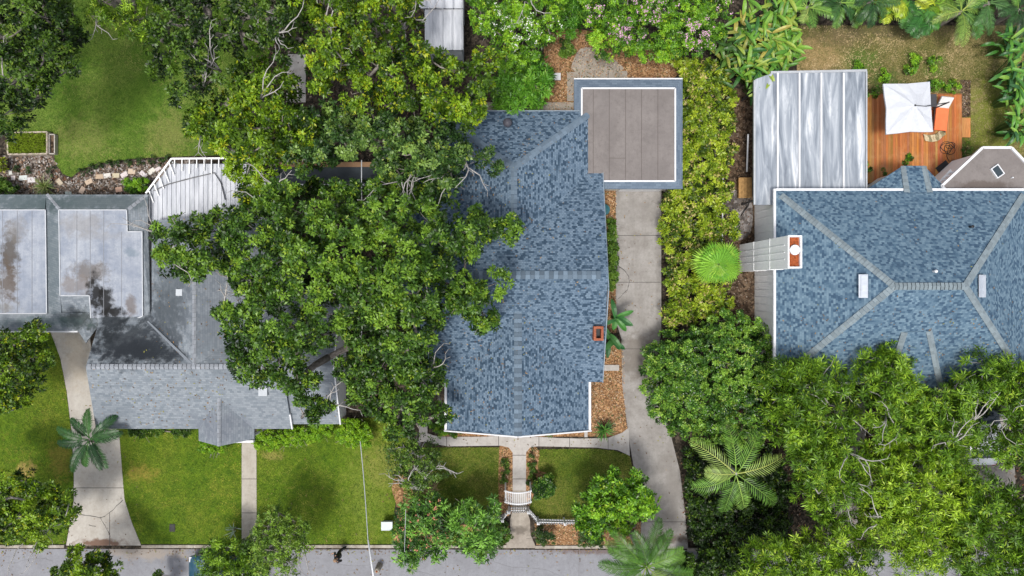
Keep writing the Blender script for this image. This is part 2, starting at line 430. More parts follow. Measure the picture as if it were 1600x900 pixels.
for c in ([(430, 862), (450, 872), (455, 885), (480, 900)], [(520, 880), (560, 884), (596, 879)], [(750, 866), (790, 884), (850, 890), (880, 902)], [(20, 880), (60, 872), (84, 878)], [(640, 889), (668, 896), (690, 905)]):
    q = smooth_poly(c, 5, False); q = [(x + random.uniform(-.9, .9), y + random.uniform(-.9, .9)) for x, y in q]
    for u, v in zip(q, q[1:]): a, b = P(*u), P(*v); a.z = b.z = .0085; mb.bar(a, b, random.uniform(.015, .04), .004)
tag(mb.build('street_seams', plain('seam_tar', (.17, .17, .18), .9)), kind='structure')
# east far side: patches of drive under the trees
m_conc = concrete('driveway_concrete', (.33, .315, .30), (.2, .185, .17), .8,
                  [((1000, 560, 0, 40, 34), .6, (.14, .12, .1)), ((1040, 842, 0, 34, 6), .8, (.1, .075, .055)), ((1000, 330, 0, 30, 20), .35, (.2, .19, .18)), ((1050, 760, 0, 14, 70), .5, (.2, .185, .17))])  # first patch: shadow of the flowering bush painted into the concrete colour
m_conc_w = concrete('west_driveway_concrete', (.45, .425, .385), (.33, .3, .26), .7,
                    [((165, 848, 0, 36, 6), .9, (.13, .07, .045)), ((120, 560, 0, 18, 40), .45, (.33, .28, .21))])
m_path = concrete('path_concrete', (.45, .43, .41), (.31, .285, .26), .6)
m_path_w = concrete('west_path_concrete', (.41, .38, .33), (.28, .245, .2), .6)
m_old = concrete('old_path_concrete', (.36, .325, .28), (.2, .17, .14), .8, [((815, 828, 0, 12, 6), .7, (.1, .085, .07))])
m_joint = plain('joint', (.09, .085, .08), .95)
def slab(name, pts, mat, z=.04, label=None, joints=(), cracks=()):
    mb = MB(); mb.prism(Wp(pts), 0, z); nb = 0
    for (x0, y0, x1, y1) in joints:
        a, b = P(x0, y0), P(x1, y1); a.z = b.z = z + .001; mb.bar(a, b, .035, .006, mi=1)
    for c in cracks:
        q = smooth_poly(c, 4, False)
        q = [(x + random.uniform(-.8, .8), y + random.uniform(-.8, .8)) for x, y in q]
        for u, v in zip(q, q[1:]):
            a, b = P(*u), P(*v); a.z = b.z = z + .001; mb.bar(a, b, random.uniform(.02, .05), .005, mi=1)
    o = mb.build(name, [mat, m_joint]); tag(o, label, kind='structure'); return o
slab('driveway', [(60, 480), (79, 517), (95, 560), (105, 612), (112, 670), (116, 730), (116, 782), (104, 852), (221, 852), (206, 815), (195, 780), (190, 720), (187, 680), (168, 640), (150, 600), (135, 480)], m_conc_w, .04,
     'cream concrete driveway curving down to the street', [(117, 762, 192, 762), (110, 655, 180, 658), (172, 800, 172, 852)],
     [[(192, 781), (172, 800), (157, 808), (127, 803)], [(157, 808), (168, 826), (173, 838)], [(150, 822), (140, 820)]])
slab('driveway', [(962, 292), (962, 500), (971, 530), (972, 600), (978, 650), (985, 700), (992, 740), (1002, 790), (1001, 857), (1075, 857), (1070, 800), (1062, 735), (1048, 680), (1030, 620), (1026, 560), (1033, 520), (1033, 292)], m_conc, .042,
     'long grey concrete driveway from the garage to the street', [(963, 368, 1032, 368), (963, 441, 1032, 441), (972, 545, 1030, 545), (1003, 815, 1070, 815)],
     [[(965, 415), (978, 425), (983, 440), (980, 452), (966, 466)]])
slab('footpath', [(378, 690), (401, 690), (401.5, 851), (378, 851)], m_path_w, .045, 'straight narrow path to the porch', [(378, 748, 401, 748), (378, 801, 401, 801)])
slab('front_walk', smooth_poly([(660, 679), (668, 677), (690, 682), (760, 682)], 3, False) + [(785, 680), (792, 676), (828, 676), (835, 682), (870, 684), (905, 685), (950, 684), (972, 676), (982, 668), (984, 712), (965, 703), (930, 699), (840, 697), (828, 699), (822, 707), (822, 766), (801, 766), (801, 707), (795, 699), (782, 696), (700, 697), (676, 693), (664, 686)], m_path, .046,
     'pale front walk crossing below the blue roof', [(698, 682, 698, 697), (779, 681, 779, 697), (842, 682, 842, 698), (890, 684, 890, 699), (801, 711, 822, 711), (801, 748, 822, 748), (950, 684, 950, 703)])
slab('front_walk_lower', [(801, 766), (822, 766), (824, 800), (828, 812), (829, 835), (838, 856), (788, 856), (797, 836), (797, 812), (800, 800)], m_old, .043, 'brown weathered walk between the gate and the kerb', [(799, 800, 825, 800)])
slab('paving', [(886, 113), (980, 111), (980, 128), (905, 128), (905, 158), (886, 158)], m_old, .035, 'stone pads behind the garage', [(905, 112, 905, 128), (928, 111, 928, 128), (950, 111, 950, 128)])
slab('paving', smooth_poly([(898, 90), (910, 75), (935, 78), (968, 100), (968, 111), (898, 112)], 3), m_old, .03, 'irregular stone patch by the pink bush')
slab('door_step', [(944, 570), (967, 570), (967, 579), (944, 579)], m_path, .09, 'white step slab beside the mulch')
slab('paving', [(913, 667), (918, 667), (918, 683), (913, 683)], m_path, .03)
slab('paving', [(735, 160), (905, 160), (905, 172), (735, 172)], m_old, .03)
slab('side_walk', [(655, 520), (668, 520), (668, 690), (655, 690)], m_path, .05, 'narrow side walk under the tree')
slab('patio', [(448, 85), (478, 85), (478, 160), (448, 160)], m_path, .05)
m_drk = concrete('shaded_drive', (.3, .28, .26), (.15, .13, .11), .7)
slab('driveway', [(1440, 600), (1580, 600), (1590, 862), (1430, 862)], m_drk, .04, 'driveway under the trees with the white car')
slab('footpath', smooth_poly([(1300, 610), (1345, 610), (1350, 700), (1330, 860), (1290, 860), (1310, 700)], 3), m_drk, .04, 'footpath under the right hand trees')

# ------------------------------------------------------------------ grass and bark chips (nobody could count them)
def inpoly(x, y, poly):
    inside = np.zeros(x.shape, bool); n = len(poly)
    for i in range(n):
        x1, y1 = poly[i]; x2, y2 = poly[(i + 1) % n]
        if y1 == y2: continue
        c = ((y1 > y) != (y2 > y)) & (x < (x2 - x1) * (y - y1) / (y2 - y1) + x1)
        inside ^= c
    return inside
def scatter(poly, dens):
    xs = [p[0] for p in poly]; ys = [p[1] for p in poly]
    x0, x1, y0, y1 = max(min(xs), -15), min(max(xs), 1615), max(min(ys), -15), min(max(ys), 915)
    n = int((x1 - x0) * (y1 - y0) * (CAM_H / FPX) ** 2 * dens)
    x = RNG.uniform(x0, x1, n); y = RNG.uniform(y0, y1, n); k = inpoly(x, y, poly); return x[k], y[k]
def w2(x, y, z):
    k = (CAM_H - z) / FPX; return np.stack([(x - 800) * k, (450 - y) * k, z + 0 * x], -1)
def vnoise(x, y, s, seed=0):
    """cheap smooth value noise"""
    r = np.random.default_rng(seed); t = r.random((64, 64)); u, v = x / s, y / s
    i, j = np.floor(u).astype(int), np.floor(v).astype(int); a, b = u - i, v - j
    a = a * a * (3 - 2 * a); b = b * b * (3 - 2 * b)
    g = lambda p, q: t[p % 64, q % 64]
    return (g(i, j) * (1 - a) + g(i + 1, j) * a) * (1 - b) + (g(i, j + 1) * (1 - a) + g(i + 1, j + 1) * a) * b
gv, gc = [], []
for key, (dens, ca, cb, cd_, dry) in {'w': (230, DG, LG, (.3, .27, .05), .35), 'm': (230, DG, LG, (.38, .36, .06), .5), 'e': (230, DG, LG, (.38, .37, .08), .5),
                              'n': (200, (.055, .13, .014), (.15, .25, .03), (.36, .34, .12), .5), 'c1': (230, (.045, .10, .01), (.14, .22, .018), (.34, .3, .09), .55),
                              'c2': (230, (.045, .10, .01), (.14, .22, .018), (.34, .3, .09), .5), 'd': (200, (.08, .1, .02), (.2, .18, .06), (.56, .43, .25), .85)}.items():
    x, y = scatter(LAWNS[key], dens); n = len(x)
    f1 = vnoise(x, y, 60, 1) * .35 + vnoise(x, y, 17, 2) * .3 + vnoise(x, y, 5.5, 8) * .38 + RNG.random(n) * .22
    p = w2(x, y, np.full(n, .02)); az = RNG.uniform(0, 2 * np.pi, n); L = RNG.uniform(.05, .11, n); wd = RNG.uniform(.008, .016, n)
    d = np.stack([np.cos(az), np.sin(az), RNG.uniform(.25, 1.2, n)], -1); d /= np.linalg.norm(d, axis=1)[:, None]
    s = np.stack([-np.sin(az), np.cos(az), 0 * az], -1)
    V = np.stack([p - s * wd[:, None], p + s * wd[:, None], p + d * L[:, None] + s * wd[:, None] * .4, p + d * L[:, None] - s * wd[:, None] * .4], 1)
    t = np.clip((f1 - .25) / .7, 0, 1)[:, None]
    c = np.array(ca) * (1 - t) + np.array(cb) * t
    dm = (np.clip((vnoise(x, y, 34, 5) * .45 + vnoise(x, y, 6, 9) * .5 + RNG.random(n) * .3 - .62) * 3.2, 0, 1) * dry * 1.4)[:, None]; dm = np.minimum(dm * (.5 + vnoise(x, y, 90, 12) * 1.2)[:, None], 1)
    if key == 'd': dm = np.where((x > 1515)[:, None], dm * .5, np.clip(dm * 1.2, 0, 1))
    c = c * (1 - dm) + np.array(cd_) * dm
    gv.append(V); gc.append(c * RNG.uniform(.7, 1.3, (n, 1)))
g = quads('grass', np.concatenate(gv), np.concatenate(gc), M['grass_blade']); tag(g, 'short green and straw coloured grass on all the lawns', 'grass', kind='stuff')
cv, cc = [], []
def chips(poly, dens, pal, zz=.03, size=(.03, .09)):
    x, y = scatter(poly, dens); n = len(x); p = w2(x, y, np.full(n, zz)); az = RNG.uniform(0, 6.28, n); tl = RNG.uniform(-.5, .5, n)
    L = RNG.uniform(*size, n)[:, None]; W_ = L * RNG.uniform(.3, .7, (n, 1))
    d = np.stack([np.cos(az), np.sin(az), tl], -1) * L * .5; s = np.stack([-np.sin(az), np.cos(az), RNG.uniform(-.4, .4, n)], -1) * W_ * .5
    p[:, 2] += RNG.uniform(0, .04, n)
    cv.append(np.stack([p - d - s, p + d - s, p + d + s, p - d + s], 1)); cc.append(np.array(pal)[RNG.integers(0, len(pal), n)] * RNG.uniform(.6, 1.25, (n, 1)))
OM = [(.42, .23, .11), (.5, .33, .18), (.27, .145, .075), (.13, .075, .045), (.55, .43, .3), (.10, .13, .04)]
chips([(944, 290), (963, 290), (963, 520), (944, 520)], 160, OM); chips([(920, 540), (974, 540), (979, 668), (920, 668)], 160, OM)
chips([(835, 818), (1001, 815), (1001, 852), (838, 852)], 160, OM); chips([(782, 700), (800, 700), (800, 795), (782, 795)], 120, OM); chips([(823, 700), (840, 700), (836, 760), (824, 790)], 120, OM)
chips([(855, 55), (1050, 70), (1045, 130), (905, 175), (855, 175)], 120, OM); chips([(640, 820), (796, 820), (790, 852), (640, 852)], 80, OM)
BR = [(.05, .035, .025), (.12, .085, .06), (.2, .15, .11), (.3, .24, .19), (.14, .07, .04)]
chips([(-10, 245), (84, 245), (100, 275), (113, 280), (127, 269), (205, 252), (262, 249), (262, 303), (-10, 303)], 130, BR + [(.42, .4, .38), (.34, .31, .29), (.3, .2, .14)], .025, (.04, .16))
chips([(1132, 150), (1190, 140), (1190, 500), (1140, 500), (1125, 300)], 60, BR)
chips([(1500, 125), (1516, 125), (1516, 183), (1500, 183)], 200, BR, .04)
chips([(1240, 560), (1600, 560), (1600, 850), (1060, 850), (1070, 700)], 25, BR + [(.25, .1, .05)], .02, (.05, .14))
chips([(400, 60), (700, 60), (700, 300), (540, 650), (400, 300)], 15, BR, .02, (.05, .14))
o = quads('bark_chips', np.concatenate(cv), np.concatenate(cc), M['tint']); tag(o, 'scattered bark chips and fallen leaves on the beds', 'bark chips', kind='stuff')
# ------------------------------------------------------------------ BUILDINGS
def rect(px0, py0, px1, py1, z):
    a, b = P(px0, py0, z), P(px1, py1, z)
    return min(a.x, b.x), max(a.x, b.x), min(a.y, b.y), max(a.y, b.y)
def roof_block(mb, r, ze, zr, axis, hip0=0.0, hip1=0.0, t=.1):
    """r = (x0,x1,y0,y1) at the eave; ridge along axis; hip0/hip1 = run of the hip at the low/high end (0 = gable). returns ridge end points"""
    x0, x1, y0, y1 = r
    if axis == 'x':
        ym = (y0 + y1) / 2; a, b = Vector((x0 + hip0, ym, zr)), Vector((x1 - hip1, ym, zr))
        mb.roofface([(x0, y0, ze), (x1, y0, ze), b, a], t); mb.roofface([(x1, y1, ze), (x0, y1, ze), a, b], t)
        if hip0: mb.roofface([(x0, y1, ze), (x0, y0, ze), a], t)
        if hip1: mb.roofface([(x1, y0, ze), (x1, y1, ze), b], t)
    else:
        xm = (x0 + x1) / 2; a, b = Vector((xm, y0 + hip0, zr)), Vector((xm, y1 - hip1, zr))
        mb.roofface([(x1, y0, ze), (x1, y1, ze), b, a], t); mb.roofface([(x0, y1, ze), (x0, y0, ze), a, b], t)
        if hip0: mb.roofface([(x0, y0, ze), (x1, y0, ze), a], t)
        if hip1: mb.roofface([(x1, y1, ze), (x0, y1, ze), b], t)
    return a, b
def wall_block(mb, r, ze, inset=.35, zr=None, axis='x', g0=False, g1=False):
    x0, x1, y0, y1 = r[0] + inset, r[1] - inset, r[2] + inset, r[3] - inset
    mb.prism([(x0, y0), (x1, y0), (x1, y1), (x0, y1)], 0, ze - .02)
    if zr:
        k = (zr - ze) / ((r[3] - r[2]) / 2 if axis == 'x' else (r[1] - r[0]) / 2)
        if axis == 'x':
            ym = (y0 + y1) / 2; h = ze + k * (ym - r[2]) - .14
            for xx, on in ((x0, g0), (x1, g1)):
                if on: mb.face([(xx, y0, ze - .1), (xx, y1, ze - .1), (xx, ym, h)])
        else:
            xm = (x0 + x1) / 2; h = ze + k * (xm - r[0]) - .14
            for yy, on in ((y0, g0), (y1, g1)):
                if on: mb.face([(x0, yy, ze - .1), (x1, yy, ze - .1), (xm, yy, h)])
def caps(mb, a, b, wd=.26, step=.24, mi=0):
    """overlapping cap shingles along a ridge or hip, from a to b"""
    lst = mb; mb = MB(); lst.append(mb)
    a, b = Vector(a), Vector(b); n = max(1, int((b - a).length / step)); d = (b - a) / n
    x = d.normalized(); yv = Vector((0, 0, 1)).cross(x).normalized(); up = x.cross(yv)
    for i in range(n):
        p = a + d * i; q = p + d * .92
        for sgn in (-1, 1):
            m0 = p + up * .045; m1 = q + up * .02
            e = yv * sgn * wd / 2 - up * .05
            mb.face([m0, m1, m1 + e, m0 + e] if sgn < 0 else [m0 + e, m1 + e, m1, m0], col=tuple([random.uniform(.8, 1.1) * ((1.1 if i % 2 else .74) if wd > .4 else 1.0)] * 3), mi=mi)
        mb.face([p + up * .045 + yv * wd / 2 - up * .05, p + up * .045, p - up * .02 + yv * wd / 2 - up * .05], col=(.2, .2, .2), mi=mi)
        mb.face([p + up * .045, p + up * .045 - yv * wd / 2 - up * .05, p - up * .02 - yv * wd / 2 - up * .05], col=(.3, .3, .3), mi=mi)
def build_caps(lst, name, mat, ro):
    for m in lst: k = m.build(name, mat); k.parent = ro; k.location = (0, 0, 0)
def cap_mat(name, c):
    m = NT(name, .9, .15); a = m.n('ShaderNodeAttribute', attribute_name='Col')
    col = m.mix(1.0, a.outputs['Color'], c, 'MULTIPLY'); col = m.mix(m.ramp(m.noise(40, 3, .6), [(.35, .35), (.6, 0)]), col, tuple(x * .4 for x in c))
    m.base(col); return m.m
def window(parent, c, wd, ht, axis, face=1):
    """framed window on a wall; axis 'x' = wall runs along x"""
    c = Vector(c); mb = MB(); g = MB(); t = .05; o = .03 * face
    ux = Vector((1, 0, 0)) if axis == 'x' else Vector((0, 1, 0)); nn = Vector((0, face, 0)) if axis == 'x' else Vector((face, 0, 0))
    def bx(m_, off, w_, h_, out, th):
        cc = c + ux * off[0] + Vector((0, 0, off[1])) + nn * out
        m_.box(cc, (w_, th, h_) if axis == 'x' else (th, w_, h_))
    for s in (-1, 1):
        bx(mb, (s * wd / 2, 0), .08, ht + .08, .03, .08); bx(mb, (0, s * ht / 2), wd - .08, .08, .03, .08)
    bx(mb, (0, 0), wd - .08, .04, .035, .05)
    bx(g, (0, 0), wd - .06, ht - .06, .012, .02)
    f = mb.build('window', M['white'], parent); pn = g.build('pane', M['glass']); pn.parent = f; pn.location = (0, 0, 0)
def door(parent, c, axis, face, mat):
    mb = MB(); c = Vector(c); sz = (.95, .07, 2.05) if axis == 'x' else (.07, .95, 2.05)
    mb.box(c, sz); d = mb.build('door', mat, parent); h = MB()
    h.lathe(c + (Vector((.38, .07 * face, 0)) if axis == 'x' else Vector((.07 * face, .38, 0))), [(.02, -.03), (.035, 0), (.02, .03)], 8)
    k = h.build('handle', M['dark_metal']); k.parent = d; k.location = (0, 0, 0)

# ---- central house, blue shingles
m_sh_c = shingle_mat('shingles_blue', [(.125, .18, .245), (.158, .218, .285)], (.032, .058, .092), (.085, .13, .185), bw=.14, rh=.1, contrast=1.15)
m_cap_c = cap_mat('cap_blue', (.14, .19, .245))
HC = thing('house', 'central house with speckled blue shingle roof and small brick chimney', 'house', P(810, 440))
ze = 3.0; kc = .40
rm = rect(640, 265, 941, 597, ze); zr = ze + kc * (rm[3] - rm[2]) / 2
mbr = MB(); cp = []; mw = MB()
a, b = roof_block(mbr, rm, ze, zr, 'x'); caps(cp, b - Vector((.4, 0, 0)), a, .42)
rf = rect(698, 560, 920, 672, ze); rf = (rf[0], rf[1], rf[2], 0.0); zf = ze + kc * (rf[1] - rf[0]) / 2
a2, b2 = roof_block(mbr, rf, ze - .03, zf, 'y'); ytop = rm[2] + (zf - ze) / kc; caps(cp, a2, Vector((a2.x, ytop + .15, zf)), .42)
rb = rect(680, 174, 926, 300, ze); rb = (rb[0], rb[1], 0.0, rb[3]); zb = ze + kc * (rb[1] - rb[0]) / 2
hipb = (rb[1] - rb[0]) / 2 * .78
a3, b3 = roof_block(mbr, rb, ze - .02, zb, 'y', 0, hipb); ytop = rm[3] - (zb - ze) / kc; caps(cp, Vector((a3.x, ytop - .15, zb)), b3, .34)
caps(cp, (rb[1] - .05, rb[3] - .05, ze), b3, .36); caps(cp, (rb[0] + .05, rb[3] - .05, ze), b3, .36)
ro = mbr.build('roof', m_sh_c, HC); ROOF_C = ro
build_caps(cp, 'ridge_cap', m_cap_c, ro)
wall_block(mw, rm, ze, .35, zr, 'x', True, True); wall_block(mw, (rf[0], rf[1], rf[2], rm[2] + .2), ze, .3, zf, 'y', True)
wall_block(mw, (rb[0], rb[1], rm[3] - .2, rb[3]), ze, .35)
mw.build('wall', M['wall_cream'], HC)
g = MB()                                        # white gutters of the front wing
zz = ze - .06
g.bar((rf[0] - .06, rf[2], zz), (rf[0] - .06, rm[2] + .02, zz), .13, .12); g.bar((rf[1] + .06, rf[2], zz), (rf[1] + .06, rm[2] + .02, zz), .13, .12)
xm = (rf[0] + rf[1]) / 2
g.bar((rf[0] - .12, rf[2] - .04, zz), (xm, rf[2] - .04, zf - .09), .07, .2); g.bar((rf[1] + .12, rf[2] - .04, zz), (xm, rf[2] - .04, zf - .09), .07, .2)
g.build('gutter', M['white'], HC)
g = MB(); g.bar((rm[1] + .03, rm[2], zz), (rm[1] + .03, 0, zr - .09), .05, .16); g.bar((rm[1] + .03, rm[3], zz), (rm[1] + .03, 0.0, zr - .09), .05, .16)
g.bar((rb[0], rb[3] + .03, zz), (rb[1], rb[3] + .03, zz), .05, .14); g.bar((rb[1] + .03, rm[3], zz), (rb[1] + .03, rb[3], zz), .05, .14)
g.build('fascia', plain('fascia_blue_grey', (.2, .25, .3), .6), HC)
# brick chimney at the east gable
c = P(935, 521, 4.6); ch = MB(); hx, hy = .26, .38
for q in ((c.x - hx, c.x - hx + .13, c.y - hy, c.y + hy), (c.x + hx - .13, c.x + hx, c.y - hy, c.y + hy), (c.x - hx + .13, c.x + hx - .13, c.y - hy, c.y - hy + .13), (c.x - hx + .13, c.x + hx - .13, c.y + hy - .13, c.y + hy)):
    ch.prism([(q[0], q[2]), (q[1], q[2]), (q[1], q[3]), (q[0], q[3])], 3.0, 4.7)
cho = ch.build('chimney', M['brick'], HC); tag(cho, 'small square brick chimney')
fl = MB(); fl.box((c.x, c.y, 3.9), (2 * hx - .27, 2 * hy - .27, .8)); k = fl.build('flue', M['black']); k.parent = cho; k.location = (0, 0, 0)
c = P(793, 192, 3.75); v = MB(); v.lathe((c.x, c.y, c.z - .3), [(.13, 0), (.13, .3), (.24, .3), (.25, .38), (.2, .47), (.08, .53), (.0, .54)], 18)
v.build('roof_vent', plain('vent_dark', (.06, .06, .075), .5), HC, True)
for i, (px, py) in enumerate([(862, 540), (735, 560), (868, 300), (903, 380)]):
    c = P(px, py, 3.9 + .1 * i)
for y in (-4.6, -1.2, 2.6): window(HC, (rm[1] - .35, y, 1.6), 1.1, 1.3, 'y', 1)
for x in (-2.6, .9, 3.2): window(HC, (x, rf[2] + .3, 1.6), 1.1, 1.3, 'x', -1)
door(HC, (-.6 + .9 - .9, rf[2] + .28, 1.05), 'x', -1, M['white'])

# ---- garage with flat brown membrane roof
GA = thing('garage', 'garage with flat brown roof edged in white and blue grey shingle', 'garage', P(983, 210))
zg = 3.1
m_mem = concrete('brown_membrane', (.20, .18, .172), (.14, .125, .12), .7, [((1025, 262, 3, 22, 12), .5, (.15, .135, .13)), ((945, 170, 3, 16, 26), .4, (.16, .145, .14)), ((1530, 290, 3, 40, 6), .6, (.08, .06, .05))])
r0 = rect(897, 123.5, 1067, 295, zg - .25); r1 = rect(909, 138, 1055, 283, zg)
mg = MB(); q0 = [(r0[0], r0[2]), (r0[1], r0[2]), (r0[1], r0[3]), (r0[0], r0[3])]; q1 = [(r1[0], r1[2]), (r1[1], r1[2]), (r1[1], r1[3]), (r1[0], r1[3])]
for i in range(4):
    j = (i + 1) % 4; mg.roofface([(*q0[i], zg - .32), (*q0[j], zg - .32), (*q1[j], zg), (*q1[i], zg)], .08)
m_sh_g = shingle_mat('garage_shingles', [(.15, .195, .25), (.17, .22, .28)], (.11, .15, .2), (.13, .17, .225), contrast=.8)
mg.build('roof_edge', m_sh_g, GA)
mg = MB(); mg.prism(q1, zg - .2, zg - .012)
for px in (927, 952, 977.5, 1002.5, 1028): 
    a, b = P(px, 139, zg), P(px, 282, zg); mg.bar((a.x, a.y, zg - .008), (b.x, b.y, zg - .008), .025, .01, mi=1)
a, b = P(952, 247, zg), P(977, 247, zg); mg.bar((a.x, a.y, zg - .006), (b.x, b.y, zg - .006), .02, .01, mi=1)
mg.build('flat_roof', [m_mem, plain('seam_dark', (.10, .085, .08), .9)], GA)
mg = MB()
for i in range(4):
    j = (i + 1) % 4; mg.bar((*q1[i], zg + .005), (*q1[j], zg + .005), .085, .05)
mg.build('white_edging', M['white'], GA)
mg = MB(); mg.bar((r0[0], r0[3] + .04, zg - .36), (r0[1], r0[3] + .04, zg - .36), .07, .12); mg.build('gutter', M['white'], GA)
mg = MB(); mg.prism([(r0[0] + .3, r0[2] + .3), (r0[1] - .3, r0[2] + .3), (r0[1] - .3, r0[3] - .3), (r0[0] + .3, r0[3] - .3)], 0, zg - .34); mg.build('wall', M['wall_cream'], GA)
mg = MB(); cx = P(997, 290).x
for i in range(4): mg.box((cx, r0[2] + .27, .3 + i * .54), (2.5, .05, .51))
mg.build('garage_door', M['white'], GA)

# ---- east house: hip roof
m_sh_e = shingle_mat('shingles_slate', [(.115, .18, .24), (.155, .23, .29)], (.04, .075, .122), (.075, .13, .188), bw=.14, rh=.11, contrast=1.0, lines=.1)
m_cap_e = cap_mat('cap_slate', (.20, .245, .27))
HE = thing('house', 'house with hipped slate blue shingle roof and tall white chimney', 'house', P(1400, 440))
ze = 3.6
re_ = rect(1212, 298, 1604, 597, ze); zr = 6.6; run = 4.85
mbr = MB(); cp = []
a, b = roof_block(mbr, re_, ze, zr, 'x', run, 5.33)
x0, x1, y0, y1 = re_
for p, q in ((a, (x0, y1, ze)), (a, (x0, y0, ze)), (b, (x1, y1, ze)), (b, (x1, y0, ze))): caps(cp, Vector(q).lerp(p, .05), p, .36, .2)
caps(cp, a, b, .36, .2)
# bay roof to the north
T1, T2 = P(1417, 301, 3.72), P(1453, 301, 3.72); O1, O2 = P(1411, 259, 3.1), P(1444, 259, 3.1); L0, R0 = P(1349, 299, 3.1), P(1482, 299, 3.1)
mbr.roofface([O1, O2, T2, T1], .08); mbr.roofface([L0, O1, T1], .08); mbr.roofface([O2, R0, T2], .08)
caps(cp, O1 + Vector((.02, -.03, .02)), T1 + Vector((0, 0, .05)), .32, .2); caps(cp, O2 + Vector((-.02, -.03, .02)), T2 + Vector((0, 0, .05)), .32, .2)
# entrance bay to the south
def on_s(px, py):                                # point on the south slope
    k = (zr - ze) / (P(0, 448, zr).y - y0)
    z = 4.5
    for _ in range(12): z = ze + k * (P(px, py, z).y - y0)
    return P(px, py, z)
T1, T2 = on_s(1413, 519), on_s(1451, 517); O1, O2 = P(1385, 606, 3.9), P(1470, 606, 3.9); L0, R0 = P(1355, 597, 3.6), P(1500, 597, 3.6)
up = Vector((0, 0, .03))
mbr.roofface([O1, O2, T2 + up, T1 + up], .08); mbr.roofface([L0, O1, T1], .08); mbr.roofface([O2, R0, T2], .08)
caps(cp, O1 + up, T1 + up * 2, .34, .2); caps(cp, O2 + up, T2 + up * 2, .34, .2)
ro = mbr.build('roof', m_sh_e, HE); ROOF_E = ro; build_caps(cp, 'hip_cap', m_cap_e, ro)
mw = MB(); wall_block(mw, re_, ze, .12)
mw.prism([P(x_, y_, 3)[:2] for x_, y_ in ((1366, 300), (1411, 267), (1443, 267), (1466, 300))], 0, 3.0)
for yy in np.arange(y0 + .4, y1 - .3, .42): mw.box((x0 + .105, yy, 1.75), (.03, .03, 3.4))
mw.build('wall', M['wall_white'], HE)
g = MB(); zz = ze - .03
g.bar((x0 - .06, y0, zz), (x0 - .06, y1 + .1, zz), .13, .13)
xa, xb = P(1411, 298, ze).x, P(1456, 298, ze).x
g.bar((x0, y1 + .06, zz), (xa, y1 + .06, zz), .13, .13); g.bar((xb, y1 + .06, zz), (x1, y1 + .06, zz), .13, .13); g.bar((x0, y0 - .06, zz), (x1 + .1, y0 - .06, zz), .13, .13); g.bar((x1 + .06, y0, zz), (x1 + .06, y1 + .1, zz), .13, .13)
g.build('gutter', M['white'], HE)
# lean-to wall panel strip seen beside the eave
# chimney: tall boxed stack with open rusty top
cx0, cx1, cy0, cy1 = 13.62, 14.52, 1.05, 2.62
# flush with the west wall; narrow top
CX0, CX1 = 13.66, 14.36; ya = P(0, 419, 7.2).y; yb = P(0, 368, 7.2).y
ch = MB(); t = .07; H = 7.2
for q in ((CX0, CX0 + t, ya, yb), (CX1 - t, CX1, ya, yb), (CX0 + t, CX1 - t, ya, ya + t), (CX0 + t, CX1 - t, yb - t, yb)):
    ch.prism([(q[0], q[2]), (q[1], q[2]), (q[1], q[3]), (q[0], q[3])], 0, H)
for z in (2.4, 4.8): ch.box(((CX0 + CX1) / 2, (ya + yb) / 2, z), (CX1 - CX0 + .03, yb - ya + .03, .05))
for yy in (ya + .45, (ya + yb) / 2, yb - .45): ch.box((CX0 - .012, yy, 3.4), (.03, .03, 6.8))
cho = ch.build('chimney', M['wall_white'], HE); tag(cho, 'tall white boxed chimney with a rusty open top')
f = MB(); f.box(((CX0 + CX1) / 2, (ya + yb) / 2, H - .25), (CX1 - CX0 - .15, yb - ya - .15, .1)); k = f.build('chimney_pan', M['rust']); k.parent = cho; k.location = (0, 0, 0)
f = MB(); f.lathe(((CX0 + CX1) / 2 + .02, (ya + yb) / 2 + .1, H - .2), [(.2, 0), (.2, .12), (.26, .12), (.25, .17), (.0, .2)], 20); k = f.build('flue_cap', M['white'], None, False); k.parent = cho; k.location = (0, 0, 0)
def on_roof_vent(px, py, z, dx, dy, rot_y, label):
    c = P(px, py, z); mbv = MB(); Mx = Matrix.Rotation(rot_y, 3, 'Y')
    mbv.box(c, (dx, dy, .16), M=Mx); mbv.box(c + Vector((0, 0, .1)), (dx * .7, dy * .92, .08), M=Mx)
    tag(mbv.build('ridge_vent', plain('vent_metal', (.44, .48, .54), .45, .5), HE), label)
on_roof_vent(1349, 447, 6.05, .42, 1.2, R(-31), 'long pale vent on the left hip face'); on_roof_vent(1535, 447, 6.12, .38, 1.15, R(31), 'long pale vent on the right hip face')
c = P(1462, 424, 6.35); v = MB(); v.lathe((c.x, c.y, c.z - .35), [(.06, 0), (.06, .4), (.09, .4), (.05, .46)], 10); v.build('vent_pipe', M['white'], HE)
c = P(1519, 354, 5.0); v = MB(); v.lathe((c.x, c.y, c.z - .35), [(.06, 0), (.06, .38), (.08, .42), (.03, .44)], 10); v.build('vent_pipe', M['black'], HE)
